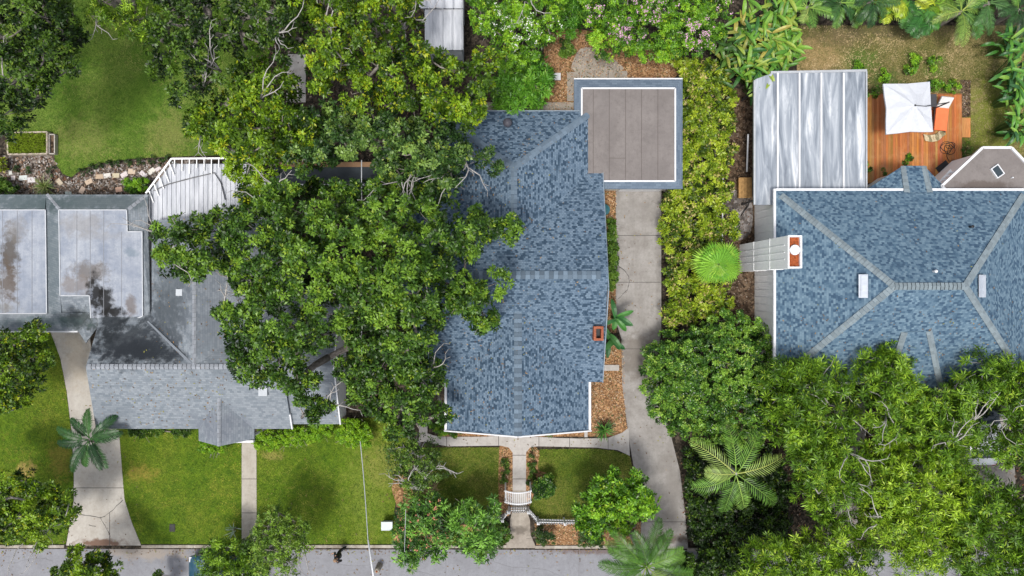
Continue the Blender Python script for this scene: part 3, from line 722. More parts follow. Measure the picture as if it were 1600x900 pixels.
# flat roofed octagonal room
OC = [(1477, 297), (1470, 291), (1534, 231), (1579, 231), (1625, 279), (1625, 297)]
zo = 3.2; q = Wp(OC, zo)
mo = MB(); mo.prism(q, zo - .15, zo)
mo.build('flat_roof', m_mem, HE)
mo = MB(); 
for i in range(len(q) - 1): mo.bar(q[i] + Vector((0, 0, .02)), q[i + 1] + Vector((0, 0, .02)), .13, .16)
mo.build('white_edging', M['white'], HE)
cc = P(1545, 300, 0); mo = MB(); mo.prism([(cc.x + (p.x - cc.x) * .93, cc.y + (p.y - cc.y) * .9) for p in q], 0, zo - .16); mo.build('wall', M['wall_white'], HE)
c = P(1557, 268, zo); mo = MB(); rz = R(35)
Mz = Matrix.Rotation(rz, 3, 'Z')
for s in (-1, 1):
    mo.box(c + Mz @ Vector((s * .22, 0, .06)), (.05, .66, .12), rz); mo.box(c + Mz @ Vector((0, s * .305, .06)), (.39, .05, .12), rz)
sk = mo.build('skylight', M['white'], HE); g2 = MB(); g2.box(c + Vector((0, 0, .07)), (.385, .55, .03), rz); k = g2.build('pane', M['glass']); k.parent = sk; k.location = (0, 0, 0)
c = P(1580, 278, zo); v = MB(); v.lathe(c, [(.04, 0), (.04, .15), (.0, .16)], 8); v.build('vent_pipe', M['white'], HE)
# little awning frame beside it
aw = MB()
for k in range(5):
    f_ = k / 4; aw.bar(P(1462 + 22 * f_, 293 - 24 * f_, 2.3), P(1479 + 18 * f_, 291 - 22 * f_, 2.7), .07, .05)
aw.bar(P(1460, 293, 2.3), P(1486, 265, 2.3), .1, .06); aw.bar(P(1470, 296, 2.5), P(1500, 262, 2.5), .08, .05)
aw.build('awning_frame', M['wall_white'], HE)

# ---- metal roofed carport / shed beside the deck
CP = thing('carport', 'carport with streaked silver metal roof and raised seams', 'carport', P(1265, 210))
m_met = NT('silver_metal', .5, .4, .1)
st = m_met.noise(1.1, 6, .62, m_met.mapv(m_met.obj(), (1.9, .2, 1), (3, 7, 0)), .9)
st2 = m_met.noise(7, 4, .7, m_met.mapv(m_met.obj(), (1, .25, 1)))
col = m_met.ramp(st, [(.36, (.14, .165, .20)), (.48, (.24, .27, .31)), (.57, (.36, .39, .43)), (.68, (.64, .66, .68))])
col = m_met.mix(m_met.ramp(st2, [(.3, .6), (.45, 0)]), col, (.22, .25, .29))
m_met.base(col); m_met.bump(st, .35, .03); m_met = m_met.m
zc = 2.9; q = Wp([(1180, 124), (1204, 115), (1352, 112), (1352, 299), (1212, 299), (1212, 320), (1181, 320)], zc)
mc = MB(); mc.prism(q, zc - .12, zc)
mc.build('metal_roof', m_met, CP)
mc = MB()
for px in (1215, 1249, 1283, 1318): 
    a, b = P(px, 114, zc + .04), P(px, 299, zc + .04); mc.bar(a, b, .09, .08)
mc.build('roof_seam', M['white'], CP)
mc = MB(); a, b, c_ = P(1178.5, 126, zc), P(1178.5, 320, zc), P(1353, 112, zc)
mc.bar(a, b, .1, .14); mc.bar(P(1353.5, 112, zc), P(1353.5, 297, zc), .08, .1); mc.bar(P(1204, 113.5, zc), P(1354, 110.5, zc), .13, .12)
mc.build('gutter', M['grey_metal'], CP)
for (px, py) in ((1186, 135), (1346, 120), (1346, 285), (1186, 310)):
    c = P(px, py, zc); mp = MB(); mp.prism([(c.x - .05, c.y - .05), (c.x + .05, c.y - .05), (c.x + .05, c.y + .05), (c.x - .05, c.y + .05)], 0, zc - .12); mp.build('post', M['dark_metal'], CP)

# ---- west house: grey shingles, dirty flat roofs
DK = (.018, .022, .026)
m_sh_w = shingle_mat('shingles_grey', [(.215, .24, .265), (.25, .275, .30)], (.15, .175, .20), (.18, .205, .232), bw=.2, rh=.12, contrast=.8, lines=.22,
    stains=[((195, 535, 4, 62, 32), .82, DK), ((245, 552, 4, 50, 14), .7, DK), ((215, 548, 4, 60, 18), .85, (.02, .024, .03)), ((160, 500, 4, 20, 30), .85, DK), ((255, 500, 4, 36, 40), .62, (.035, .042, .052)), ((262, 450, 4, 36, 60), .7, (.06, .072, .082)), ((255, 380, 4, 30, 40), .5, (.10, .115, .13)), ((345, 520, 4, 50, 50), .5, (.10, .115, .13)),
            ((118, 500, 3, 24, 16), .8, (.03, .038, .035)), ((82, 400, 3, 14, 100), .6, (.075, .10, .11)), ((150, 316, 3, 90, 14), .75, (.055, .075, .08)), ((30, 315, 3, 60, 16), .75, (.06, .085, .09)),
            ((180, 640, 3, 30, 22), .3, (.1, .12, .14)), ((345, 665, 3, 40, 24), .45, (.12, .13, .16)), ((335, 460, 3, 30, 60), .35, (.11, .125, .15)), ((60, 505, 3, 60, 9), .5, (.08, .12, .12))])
m_cap_w = cap_mat('cap_grey', (.27, .29, .32))
m_flat = concrete('dirty_white_roof', (.34, .365, .41), (.19, .22, .28), .9,
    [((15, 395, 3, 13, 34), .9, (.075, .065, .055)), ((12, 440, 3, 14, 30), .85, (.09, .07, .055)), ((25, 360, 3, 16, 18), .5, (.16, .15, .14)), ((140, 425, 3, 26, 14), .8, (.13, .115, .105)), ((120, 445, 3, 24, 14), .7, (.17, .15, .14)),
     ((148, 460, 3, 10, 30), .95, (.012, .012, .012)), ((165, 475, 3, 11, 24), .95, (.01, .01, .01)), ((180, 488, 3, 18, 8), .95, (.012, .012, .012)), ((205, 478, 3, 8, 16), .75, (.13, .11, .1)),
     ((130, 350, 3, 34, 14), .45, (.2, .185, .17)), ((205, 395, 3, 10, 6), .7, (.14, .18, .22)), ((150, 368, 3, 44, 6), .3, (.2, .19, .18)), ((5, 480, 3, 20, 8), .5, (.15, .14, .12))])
HW = thing('house', 'left house with pale grey shingles and dirty white flat roofs', 'house', P(260, 500))
ze = 2.7
mbr = MB(); cp = []; mw = MB()
zr = 4.35
yN = P(0, 478, ze).y; yS = P(0, 670, ze).y; xL = P(150, 600, ze).x; xR = P(456, 600, ze).x
yr = P(0, 573, zr).y
# main block (asymmetric halves): ridge at yr
A, B = Vector((P(131, 573, zr).x, yr, zr)), Vector((xR, yr, zr))
mbr.roofface([(xL - .0, yS, ze), (xR, yS, ze), B, (A.x + .1, yr, zr)]); mbr.roofface([(xR, yN, ze), (P(157, 495, ze + .3).x, yN, ze), (A.x + .1, yr, zr), B])
caps(cp, B, A + Vector((.15, 0, 0)), .28)
# rear wing, ridge at x=303, meets the main ridge
xr = P(303, 500, zr).x; hw = 4.1; yT = P(0, 345, ze).y
mbr.roofface([(xr + hw, yr, ze - .0), (xr + hw, yT, ze), (xr, yT, zr - .01), (xr, yr, zr - .01)]); mbr.roofface([(xr - hw * .72, yT, ze + .35), (xr - hw * .72, yr, ze + .35), (xr, yr, zr - .01), (xr, yT, zr - .01)])
caps(cp, (xr, yr, zr - .01), (xr, yT, zr - .01), .2)
# valleys (pale metal flashing)
# east section, a little lower
xE = P(531, 600, ze).x; zr2 = 4.1; yS2 = P(0, 663, ze).y; yN2 = P(0, 470, ze).y
mbr.roofface([(xR - .1, yS2, ze - .05), (xE, yS2, ze - .05), (xE, yr, zr2), (xR - .1, yr, zr2)]); mbr.roofface([(xE, yN2, ze - .05), (xR - .1, yN2, ze - .05), (xR - .1, yr, zr2), (xE, yr, zr2)])
x2 = P(480, 400, ze).x
mbr.roofface([(x2, yN2 + .02, ze + .1), (x2, P(0, 380, ze).y, ze + .1), (xr + hw - .5, P(0, 380, ze).y, ze + .9), (xr + hw - .5, yN2 + .02, ze + .9)])
# portico gable
xp0, xp1 = P(310, 660, ze).x, P(397, 660, ze).x; xpm = P(345, 660, 3.3).x; ypS = P(0, 689, ze).y; zp = 3.55
ypN = yS + (zp - ze) * (yr - yS) / (zr - ze)
mbr.roofface([(xp0, ypS, ze - .04), (xpm, ypS - .1, zp), (xpm, ypN, zp), (xp0, yS + .1, ze - .02)]); mbr.roofface([(xp1, ypS + .1, ze - .04), (xp1, yS + .1, ze - .02), (xpm, ypN, zp), (xpm, ypS - .1, zp)])
caps(cp, (xpm, ypS - .1, zp), (xpm, ypN, zp), .2)
# west part: shingle skirts round the flat roofs, zf = flat roof level
zs = 2.95
def skirt(out, inn): mbr.roofface([P(*out[0], ze), P(*out[1], ze), P(*inn[1], zs), P(*inn[0], zs)], .08)
skirt(((-60, 304), (72, 304)), ((-60, 328), (70, 328)))
skirt(((72, 304), (230, 304)), ((92, 328), (199, 328)))
mbr.roofface([P(72, 304, ze), P(92, 328, zs), P(94, 462, zs), P(96, 490, zs), P(74, 490, zs), P(72, 328, zs + .01)], .08)
skirt(((231, 304), (231, 350)), ((199, 328), (199, 362)))
mbr.roofface([P(231, 345, ze), P(235, 500, zs), P(222, 500, zs), P(222, 362, zs), P(199, 362, zs)], .08)
skirt(((122, 517), (-60, 517)), ((140, 489), (-60, 489)))
mbr.roofface([P(94, 462, zs), P(140, 462, zs), P(140, 497, zs - .08), P(122, 517, ze), P(90, 497, zs - .05)], .08)
mbr.roofface([P(140, 460, zs + .02), P(150, 460, zs + .02), P(160, 500, ze + .25), P(134, 536, ze + .1), P(122, 517, ze)], .08)
caps(cp, P(73, 304, ze) , P(92, 327, zs), .2); caps(cp, P(230, 304, ze), P(200, 327, zs), .2); 
ro = mbr.build('roof', m_sh_w, HW); ROOF_W = ro; build_caps(cp, 'ridge_cap', m_cap_w, ro)
fr = MB(); F1 = Wp([(-60, 328), (71, 328), (73, 490), (-60, 490)], zs + .06); fr.prism(F1, zs - .2, zs + .06)
for px in (4, 27, 50): fr.bar(P(px, 329, zs + .064), P(px, 489, zs + .064), .025, .012, mi=1)
fr.build('flat_roof', [m_flat, plain('seam_grey', (.2, .21, .23), .9)], HW)
FP = [(92, 328), (198, 328), (199, 362), (222, 362), (223, 494), (215, 497), (142, 497), (140, 462), (94, 462)]
fr = MB(); fr.prism(Wp(FP, zs + .05), zs - .25, zs + .05)
for px, ya_, yb_ in ((120, 329, 461), (162, 329, 496), (190, 362, 495), (141, 329, 461)): fr.bar(P(px, ya_, zs + .054), P(px, yb_, zs + .054), .025, .012, mi=1)
fr.build('flat_roof', [m_flat, plain('seam_grey2', (.2, .21, .23), .9)], HW)
e = MB()
q = Wp(FP, zs + .07)
for i in range(len(q)):
    if i in (5,): continue
    e.bar(q[i], q[(i + 1) % len(q)], .05, .03)
m_edge = plain('edge_pale', (.45, .47, .5), .6); e.build('white_edging', m_edge, HW); e = MB()
q = Wp([(-60, 328), (71, 328), (73, 490), (-60, 490)], zs + .08)
for i in range(3): e.bar(q[i], q[i + 1], .05, .03)
e.build('white_edging', m_edge, HW); e = MB(); e.bar((xR + .02, yS, ze - .04), (xR + .02, yS + .9, ze + .36), .07, .14); e.build('rake_trim', M['white'], HW); e = MB(); e.bar((xE + .02, yS2, ze - .08), (xE + .02, yr, zr2 - .04), .07, .14); e.bar((xE + .02, yN2, ze - .08), (xE + .02, yr, zr2 - .04), .07, .14)
e.build('rake_trim', M['white'], HW)
g = MB(); g.bar(P(-60, 518, ze - .05), P(122, 518, ze - .05), .1, .08); g.bar(P(351, 690, 2.5), P(397, 689, 2.5), .12, .25); g.build('gutter', M['white'], HW)
wm = MB(); wm.prism([(xL + .3, yS + .3), (xE - .3, yS + .3), (xE - .3, yN2 - .3), (xr + hw - .4, yN2 - .3), (xr + hw - .4, yT - .3), (xr - hw + 1, yT - .3), (xr - hw + 1, yN), (xL + .3, yN - 1)], 0, ze - .08)
wm.prism([p[:2] for p in Wp([(-60, 320), (220, 320), (220, 500), (-60, 500)], 1.4)], 0, ze - .05)
wm.build('wall', M['wall_white'], HW)
for px in (357, 391): 
    c = P(px, 683, 2.5); v = MB(); v.lathe((c.x, c.y, 0), [(.1, 0), (.08, .1), (.08, 2.4), (.11, 2.5)], 10); v.build('porch_column', M['white'], HW)
vl = MB(); vl.bar(Vector((xr, yr, zr)).lerp(P(230, 503, 3.1), .02), P(230, 503, 3.12), .2, .05); vl.build('valley_flashing', plain('flashing', (.17, .19, .215), .8), HW)
c = P(281, 457, 3.9); v = MB(); v.box((c.x, c.y, c.z - .1), (.28, .3, .3)); v.box((c.x, c.y, c.z + .08), (.34, .36, .05)); v.build('roof_vent', M['wall_grey'], HW)
c = P(413, 611, 3.6); v = MB(); v.box((c.x, c.y, c.z), (.42, .45, .4)); v.box((c.x, c.y, c.z + .22), (.48, .48, .05)); v.build('roof_vent', M['wall_grey'], HW)
for x in (P(205, 0).x, P(270, 0).x, P(430, 0).x): window(HW, (x, yS + .3, 1.5), 1.2, 1.2, 'x', -1)

# ---- dark rear roof behind the oak, patio cover, white shed roofs
RS = thing('shed', 'dark roofed outbuilding with white gutter behind the big tree', 'shed', P(500, 275))
r = rect(420, 262, 590, 287, 2.4); s = MB(); s.roofface([(r[0], r[2], 2.3), (r[1], r[2], 2.3), (r[1], r[3], 2.6), (r[0], r[3], 2.6)], .08)
s.build('roof', plain('dark_roof', (.045, .055, .065), .85), RS); s = MB(); s.bar((r[0], r[2] - .05, 2.28), (r[1], r[2] - .05, 2.28), .1, .08); s.build('gutter', M['white'], RS)
s = MB(); s.bar((r[0], r[3] + .15, 2.55), (r[1], r[3] + .15, 2.55), .28, .06); s.build('fascia', plain('tan_wood', (.3, .18, .1), .8), RS)
s = MB(); s.prism([(r[0] + .1, r[2] + .1), (r[1] - .1, r[2] + .1), (r[1] - .1, r[3] - .05), (r[0] + .1, r[3] - .05)], 0, 2.25); s.build('wall', M['wall_cream'], RS)
PC = thing('patio_cover', 'white ribbed metal patio roof with open rafters beside grey house', 'patio cover', P(320, 300))
m_rib = NT('ribbed_white', .5, .4); fx = m_rib.noise(3, 5, .7, m_rib.mapv(m_rib.obj(), (1, .15, 1))); m_rib.base(m_rib.ramp(fx, [(.3, (.30, .32, .36)), (.6, (.52, .54, .58))])); m_rib = m_rib.m
x0, y0 = P(233, 346, 2.3).x, P(0, 346, 2.3).y; mbp = MB()
poly = [(233, 300), (268, 256), (395, 256), (418, 262), (418, 346), (233, 346)]
for k in range(26):                              # ribs as strips
    px0, px1 = 233 + k * 7.1, 233 + (k + 1) * 7.1
    def top(x): return 300 - (x - 233) * 44 / 35 if x < 268 else 256
    for (a_, b_, h0, h1) in ((px0, px0 + 5.6, 0, 0), (px0 + 5.6, px0 + 6.3, 0, .04), (px0 + 6.3, px1, .04, 0)):
        mbp.face([P(a_, 346, 2.3 + h0), P(b_, 346, 2.3 + h1), P(b_, top(b_), 2.3 + h1), P(a_, top(a_), 2.3 + h0)])
mbp.build('metal_roof', m_rib, PC)
mbp = MB(); hi = 2.5
for a_, b_ in (((228, 302), (268, 248)), ((268, 248), (400, 247)), ((232, 304), (233, 345))): mbp.bar(P(*a_, hi), P(*b_, hi), .09, .07)
for k in range(5):
    f_ = k / 5 + .1; p = (228 + 40 * f_, 302 - 54 * f_); mbp.bar(P(*p, hi), P(p[0] + 8, p[1] + 20, hi - .12), .05, .05)
for k in range(11): mbp.bar(P(273 + k * 11.5, 248, hi), P(273 + k * 11.5, 262 + (k % 3) * 5, hi - .1), .045, .05)
mbp.build('rafter_frame', M['wall_white'], PC)
mbp = MB(); mbp.tube([P(240, 298, 2.42), P(262, 288, 2.4), (P(300, 278, 2.42)), P(335, 270, 2.4), P(345, 285, 2.4), P(352, 312, 2.4)], .03, 5); mbp.build('cable', M['dark_metal'], PC)
for (px, py) in ((236, 342), (236, 306), (270, 254), (390, 254)):
    c = P(px, py, 2.2); mp = MB(); mp.prism([(c.x - .04, c.y - .04), (c.x + .04, c.y - .04), (c.x + .04, c.y + .04), (c.x - .04, c.y + .04)], 0, 2.25); mp.build('post', M['wall_white'], PC)
S1 = thing('shed', 'garden shed with white ribbed roof among trees at the top', 'shed', P(695, 40))
def ribroof(parent, x0, y0, x1, y1, z, n):
    mb = MB(); r = rect(x0, y0, x1, y1, z); w_ = (r[1] - r[0]) / n
    for k in range(n):
        a = r[0] + k * w_
        for (u, v, h0, h1) in ((0, .75, 0, 0), (.75, .87, 0, .07), (.87, 1, .07, 0)):
            mb.roofface([(a + u * w_, r[2], z + h0), (a + v * w_, r[2], z + h1), (a + v * w_, r[3], z + .15 + h1), (a + u * w_, r[3], z + .15 + h0)], .04)
    mb.build('roof', m_rib, parent)
    mb = MB(); mb.prism([(r[0] + .15, r[2] + .15), (r[1] - .15, r[2] + .15), (r[1] - .15, r[3] - .1), (r[0] + .15, r[3] - .1)], 0, z - .05); mb.build('wall', M['wall_grey'], parent)
ribroof(S1, 664, 16, 724, 78, 2.6, 4)
S2 = thing('shed', 'flat white shed roof cut by the top edge of the photo', 'shed', P(695, -10))
ribroof(S2, 655, -40, 724, 13, 2.9, 5)
# ------------------------------------------------------------------ VEGETATION
def edge_dist(x, y, poly):
    d = np.full(x.shape, 1e9); n = len(poly)
    for i in range(n):
        x1, y1 = poly[i]; x2, y2 = poly[(i + 1) % n]; dx, dy = x2 - x1, y2 - y1
        t = np.clip(((x - x1) * dx + (y - y1) * dy) / (dx * dx + dy * dy + 1e-9), 0, 1)
        d = np.minimum(d, np.hypot(x - x1 - t * dx, y - y1 - t * dy))
    return d
def darts(poly, sp, rng, inset=0.0, tries=30):
    xs = [p[0] for p in poly]; ys = [p[1] for p in poly]
    x0, x1, y0, y1 = max(min(xs), -70), min(max(xs), 1670), max(min(ys), -70), min(max(ys), 970)
    n = int((x1 - x0) * (y1 - y0) / (sp * sp) * tries) + 40
    x = rng.uniform(x0, x1, n); y = rng.uniform(y0, y1, n); k = inpoly(x, y, poly); x, y = x[k], y[k]
    k = edge_dist(x, y, poly) >= inset; x, y = x[k], y[k]
    cell = {}; out = []
    for a, b in zip(x, y):
        i, j = int(a // sp), int(b // sp); ok = True
        for di in (-1, 0, 1):
            for dj in (-1, 0, 1):
                for (c, d) in cell.get((i + di, j + dj), ()):
                    if (a - c) ** 2 + (b - d) ** 2 < sp * sp: ok = False; break
                if not ok: break
            if not ok: break
        if ok: cell.setdefault((i, j), []).append((a, b)); out.append((a, b))
    return np.array(out).reshape(-1, 2)
def unit(v): return v / (np.linalg.norm(v, axis=-1, keepdims=True) + 1e-9)
def hemi(rng, n, zmin=-.2):
    z = rng.uniform(zmin, 1, n); a = rng.uniform(0, 2 * np.pi, n); r = np.sqrt(1 - z * z); return np.stack([r * np.cos(a), r * np.sin(a), z], -1)
SP = {
 # leaf length, width, leaves per rosette, lift, lobes, rosettes per lobe, colours dark/mid/light
 'oak':    dict(L=.165, W=.075, n=6, el=(.05, .8), lobes=8, ros=11, cols=((0.010, 0.028, 0.003), (0.042, 0.107, 0.012), (0.174, 0.313, 0.028)), hot=((0.224, 0.325, 0.023), .06)),
 'oliveoak': dict(L=.16, W=.072, n=6, el=(.05, .8), lobes=8, ros=11, cols=((0.011, 0.034, 0.002), (0.061, 0.131, 0.005), (0.225, 0.367, 0.016)), hot=((0.335, 0.389, 0.013), .09)),
 'bluegreen': dict(L=.15, W=.07, n=6, el=(.05, .8), lobes=8, ros=11, cols=((0.008, 0.027, 0.005), (0.041, 0.099, 0.018), (0.184, 0.299, 0.058)), hot=((0.229, 0.304, 0.035), .05)),
 'dark':   dict(L=.16, W=.07, n=6, el=(.05, .8), lobes=7, ros=10, cols=((0.004, 0.013, 0.002), (0.017, 0.046, 0.005), (0.083, 0.163, 0.013)), hot=((0.150, 0.228, 0.022), .06)),
 'spray':  dict(L=.24, W=.042, n=8, el=(.0, .8), lobes=9, ros=5, spray=True, cols=((0.016, 0.046, 0.004), (0.084, 0.187, 0.010), (0.284, 0.476, 0.029)), hot=((0.348, 0.498, 0.041), .08)),
 'spraylight': dict(L=.23, W=.042, n=8, el=(.0, .8), lobes=9, ros=5, spray=True, cols=((0.021, 0.060, 0.004), (0.127, 0.250, 0.011), (0.384, 0.581, 0.036)), hot=((0.414, 0.559, 0.055), .1)),
 'glossy': dict(L=.13, W=.06, n=6, el=(.0, .8), lobes=7, ros=10, cols=((0.012, 0.040, 0.006), (0.063, 0.167, 0.017), (0.245, 0.426, 0.048)), hot=((0.286, 0.407, 0.064), .08)),
 'bright': dict(L=.17, W=.065, n=7, el=(.0, .7), lobes=7, ros=9, cols=((0.018, 0.059, 0.005), (0.091, 0.234, 0.012), (0.269, 0.505, 0.025)), hot=((0.315, 0.446, 0.026), .06)),
 'lime':   dict(L=.07, W=.035, n=6, el=(.1, .9), lobes=7, ros=14, cols=((0.078, 0.195, 0.007), (0.169, 0.351, 0.011), (0.299, 0.494, 0.023)), hot=((0.390, 0.546, 0.034), .05)),
 'croton': dict(L=.2, W=.085, n=7, el=(.1, .8), lobes=3, ros=5, cols=((0.026, 0.056, 0.007), (0.169, 0.268, 0.014), (0.378, 0.470, 0.033)), hot=((0.478, 0.402, 0.147), .10)),
 'lance':  dict(L=.26, W=.05, n=8, el=(.0, .7), lobes=6, ros=6, cols=((0.026, 0.098, 0.009), (0.078, 0.234, 0.016), (0.169, 0.390, 0.034)), hot=((0.260, 0.468, 0.057), .05)),
 'plumeria': dict(L=.3, W=.075, n=9, el=(.0, .55), lobes=5, ros=4, cols=((0.021, 0.062, 0.011), (0.072, 0.182, 0.025), (0.203, 0.423, 0.055)), hot=((0.260, 0.390, 0.057), .05)),
 'olive':  dict(L=.12, W=.04, n=7, el=(.1, .9), lobes=7, ros=8, cols=((0.018, 0.037, 0.006), (0.063, 0.135, 0.014), (0.190, 0.322, 0.032)), hot=((0.221, 0.281, 0.059), .06)),
 'box':    dict(L=.06, W=.035, n=6, el=(.1, .9), lobes=6, ros=16, cols=((0.016, 0.039, 0.009), (0.033, 0.078, 0.014), (0.065, 0.130, 0.023)), hot=((0.130, 0.195, 0.034), .05)),
 'shrub':  dict(L=.10, W=.045, n=6, el=(.1, .9), lobes=7, ros=12, cols=((0.026, 0.065, 0.009), (0.072, 0.156, 0.016), (0.156, 0.273, 0.034)), hot=((0.260, 0.364, 0.046), .05)),
}
def leaf_quads(pos, axis, sp, rng, ctint, scale=1.0):
    """rosettes of leaves; pos (R,3), axis (R,3), ctint (R,) 0..1"""
    Rn = len(pos); n = sp['n']; axis = unit(axis)
    ref = np.where(np.abs(axis[:, 2:3]) < .9, np.array([[0, 0, 1.]]), np.array([[1., 0, 0]]))
    e1 = unit(np.cross(axis, ref)); e2 = np.cross(axis, e1)
    ph = rng.uniform(0, 2 * np.pi, (Rn, 1)) + np.arange(n) * 2 * np.pi / n + rng.normal(0, .3, (Rn, n))
    el = rng.uniform(sp['el'][0], sp['el'][1], (Rn, n))
    rad = e1[:, None] * np.cos(ph)[..., None] + e2[:, None] * np.sin(ph)[..., None]
    d = rad * np.cos(el)[..., None] + axis[:, None] * np.sin(el)[..., None]
    L = sp['L'] * scale * rng.uniform(.65, 1.2, (Rn, n, 1)); W = sp['W'] * scale * rng.uniform(.75, 1.2, (Rn, n, 1))
    s = unit(np.cross(d, axis[:, None] + rng.normal(0, .35, (Rn, n, 3))))
    p0 = pos[:, None] + d * L * .12
    nrm = np.cross(s, d)
    mid = p0 + d * L * .5
    V = np.stack([p0, mid + s * W * .5 + nrm * W * .12, p0 + d * L - np.array([0, 0, 1.]) * L * .12, mid - s * W * .5 + nrm * W * .12], 2)
    t = np.clip(ctint[:, None] + rng.normal(0, .13, (Rn, n)), 0, 1)[..., None]
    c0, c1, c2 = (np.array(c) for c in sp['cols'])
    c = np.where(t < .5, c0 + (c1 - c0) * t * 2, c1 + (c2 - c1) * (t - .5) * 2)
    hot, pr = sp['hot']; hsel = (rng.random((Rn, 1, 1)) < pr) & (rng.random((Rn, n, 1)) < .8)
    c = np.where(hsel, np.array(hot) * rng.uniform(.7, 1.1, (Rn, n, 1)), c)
    return V.reshape(-1, 4, 3), c.reshape(-1, 3)
def clumps_to_leaves(cen, rad, sp, rng, tint, zmin=-.25, flat=.75, dens=1.0, scale=1.0):
    """cen (C,3), rad (C,), tint (C,)"""
    C = len(cen); K = sp['lobes']; ros = max(1, int(round(sp['ros'] * dens)))
    if sp.get('spray'):
        dirs = unit(hemi(rng, C * K, -.15) * np.array([1, 1, .8])).reshape(C, K, 3)
        tt = rng.uniform(.3, 1.0, (C, K, ros, 1)) ** .8
        pos = cen[:, None, None] + dirs[:, :, None] * tt * rad[:, None, None, None] + rng.normal(0, .055, (C, K, ros, 3))
        ax = dirs[:, :, None] * 1.1 + rng.normal(0, .3, (C, K, ros, 3)) + np.array([0, 0, .25])
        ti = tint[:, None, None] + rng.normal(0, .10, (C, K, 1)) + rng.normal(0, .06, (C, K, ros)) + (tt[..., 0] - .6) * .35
    else:
        dirs = hemi(rng, C * K, zmin).reshape(C, K, 3)
        lob = cen[:, None] + dirs * (rad[:, None, None] * rng.uniform(.5, 1.05, (C, K, 1))) * np.array([1, 1, flat])
        lr = rad[:, None, None, None] * rng.uniform(.22, .36, (C, K, 1, 1))
        u = hemi(rng, C * K * ros, -.35).reshape(C, K, ros, 3)
        pos = lob[:, :, None] + u * lr * rng.uniform(.7, 1.05, (C, K, ros, 1)) * np.array([1, 1, .85])
        ax = u + dirs[:, :, None] * .4 + np.array([0, 0, .35])
        ti = tint[:, None, None] + rng.normal(0, .2, (C, K, 1)) + rng.normal(0, .15, (C, K, ros))
    pos = pos.reshape(-1, 3); ax = ax.reshape(-1, 3)
    V, c = leaf_quads(pos, ax, sp, rng, ti.reshape(-1), scale)
    return V, c, pos
def inframe(c, m=60):
    k = FPX / (CAM_H - c[:, 2]); x = 800 + c[:, 0] * k; y = 450 - c[:, 1] * k
    return (x > -m) & (x < 1600 + m) & (y > -m) & (y < 900 + m)
def skeleton(root, base_z, cen, rng, r0, mat, parent, name='trunk', dead=6, lean=(0, 0)):
    """trunk and limbs growing from root to every clump centre, plus a few bare twigs"""
    nodes = [np.array([root[0], root[1], 0.0])]; par = [-1]; h = base_z
    for k in range(1, 5):
        f = k / 4; nodes.append(np.array([root[0] + lean[0] * f + rng.normal(0, .06), root[1] + lean[1] * f + rng.normal(0, .06), h * f])); par.append(len(nodes) - 2)
    top = nodes[-1]; order = np.argsort(np.linalg.norm(cen - top, axis=1)); start = len(nodes)
    for i in order:
        c = cen[i] - np.array([0, 0, .25]); arr = np.array(nodes[4:]); d = np.linalg.norm(arr - c, axis=1) + .35 * np.maximum(0, arr[:, 2] - c[2]) * 2
        dt = np.linalg.norm(arr - top, axis=1); j = int(np.argmin(d + .18 * dt)) + 4
        dd = np.linalg.norm(c - nodes[j])
        if dd > 1.8:
            m = (c + nodes[j]) / 2 + rng.normal(0, .12 * dd, 3) * .5 - np.array([0, 0, .05 * dd]); nodes.append(m); par.append(j); j = len(nodes) - 1
        nodes.append(c); par.append(j)
    N = len(nodes); w_ = np.ones(N) * .0
    for i in range(N - 1, -1, -1):
        if i >= start: w_[i] += 1 if True else 0
        if par[i] >= 0: w_[par[i]] += w_[i]
    rad = r0 * (w_ / max(w_[0], 1)) ** .5
    mb = MB(); kids = {}
    for i in range(5): pass
    mb.tube([nodes[0] - np.array([0, 0, .05])] + nodes[1:5], [rad[0] * 1.35] + [rad[0] * (1 - .07 * k) for k in range(1, 5)], 9)
    for i in range(5, N):
        a, b = nodes[par[i]], nodes[i]; L = np.linalg.norm(b - a); m = (a + b) / 2 + rng.normal(0, .07 * L, 3)
        ra = max(.016, min(rad[i] * 1.15, rad[par[i]])); rb = max(.012, rad[i] * .8); mb.tube([a, m, b], [ra, (ra + rb) / 2, rb], 6)
        if rng.random() < .5:                       # side twigs
            for _ in range(2):
                d = unit(rng.normal(0, 1, 3) + np.array([0, 0, .5])); mb.tube([m, m + d * .4, m + d * .7 + rng.normal(0, .1, 3)], [rb * .6, rb * .45, .012], 5)
    trunk = mb.build(name, mat, parent, True)
    if dead:
        dead = max(1, int(dead * .5))
        tops = [c for c in cen if inframe(c[None])[0]]
        if tops:
            zs = np.array([c[2] for c in tops]); sel = rng.choice(len(tops), min(dead, len(tops)), replace=False)
            for k in sel:
                db = MB(); p = tops[k] + np.array([0, 0, -.2]); az = rng.uniform(0, 6.28)
                for b_ in range(rng.integers(2, 5)):
                    a2 = az + rng.normal(0, .55); q = p.copy(); path = [q.copy()]; L = rng.uniform(.25, .45)
                    for s_ in range(5):
                        a2 += rng.normal(0, .35); q = q + np.array([math.cos(a2) * L, math.sin(a2) * L, rng.uniform(.02, .25) + (.2 if s_ < 2 else 0)]); path.append(q.copy())
                        if rng.random() < .6:
                            a3 = a2 + rng.choice([-1, 1]) * rng.uniform(.5, 1); db.tube([q, q + np.array([math.cos(a3) * .3, math.sin(a3) * .3, .1])], [.014, .008], 4)
                    db.tube(path, [.036, .034, .03, .024, .018, .01], 5)
                o_ = db.build('dead_branch', M['bark_pale'], None, True); o_.parent = trunk; o_.location = (0, 0, 0)
    return trunk
COUNT = [0]
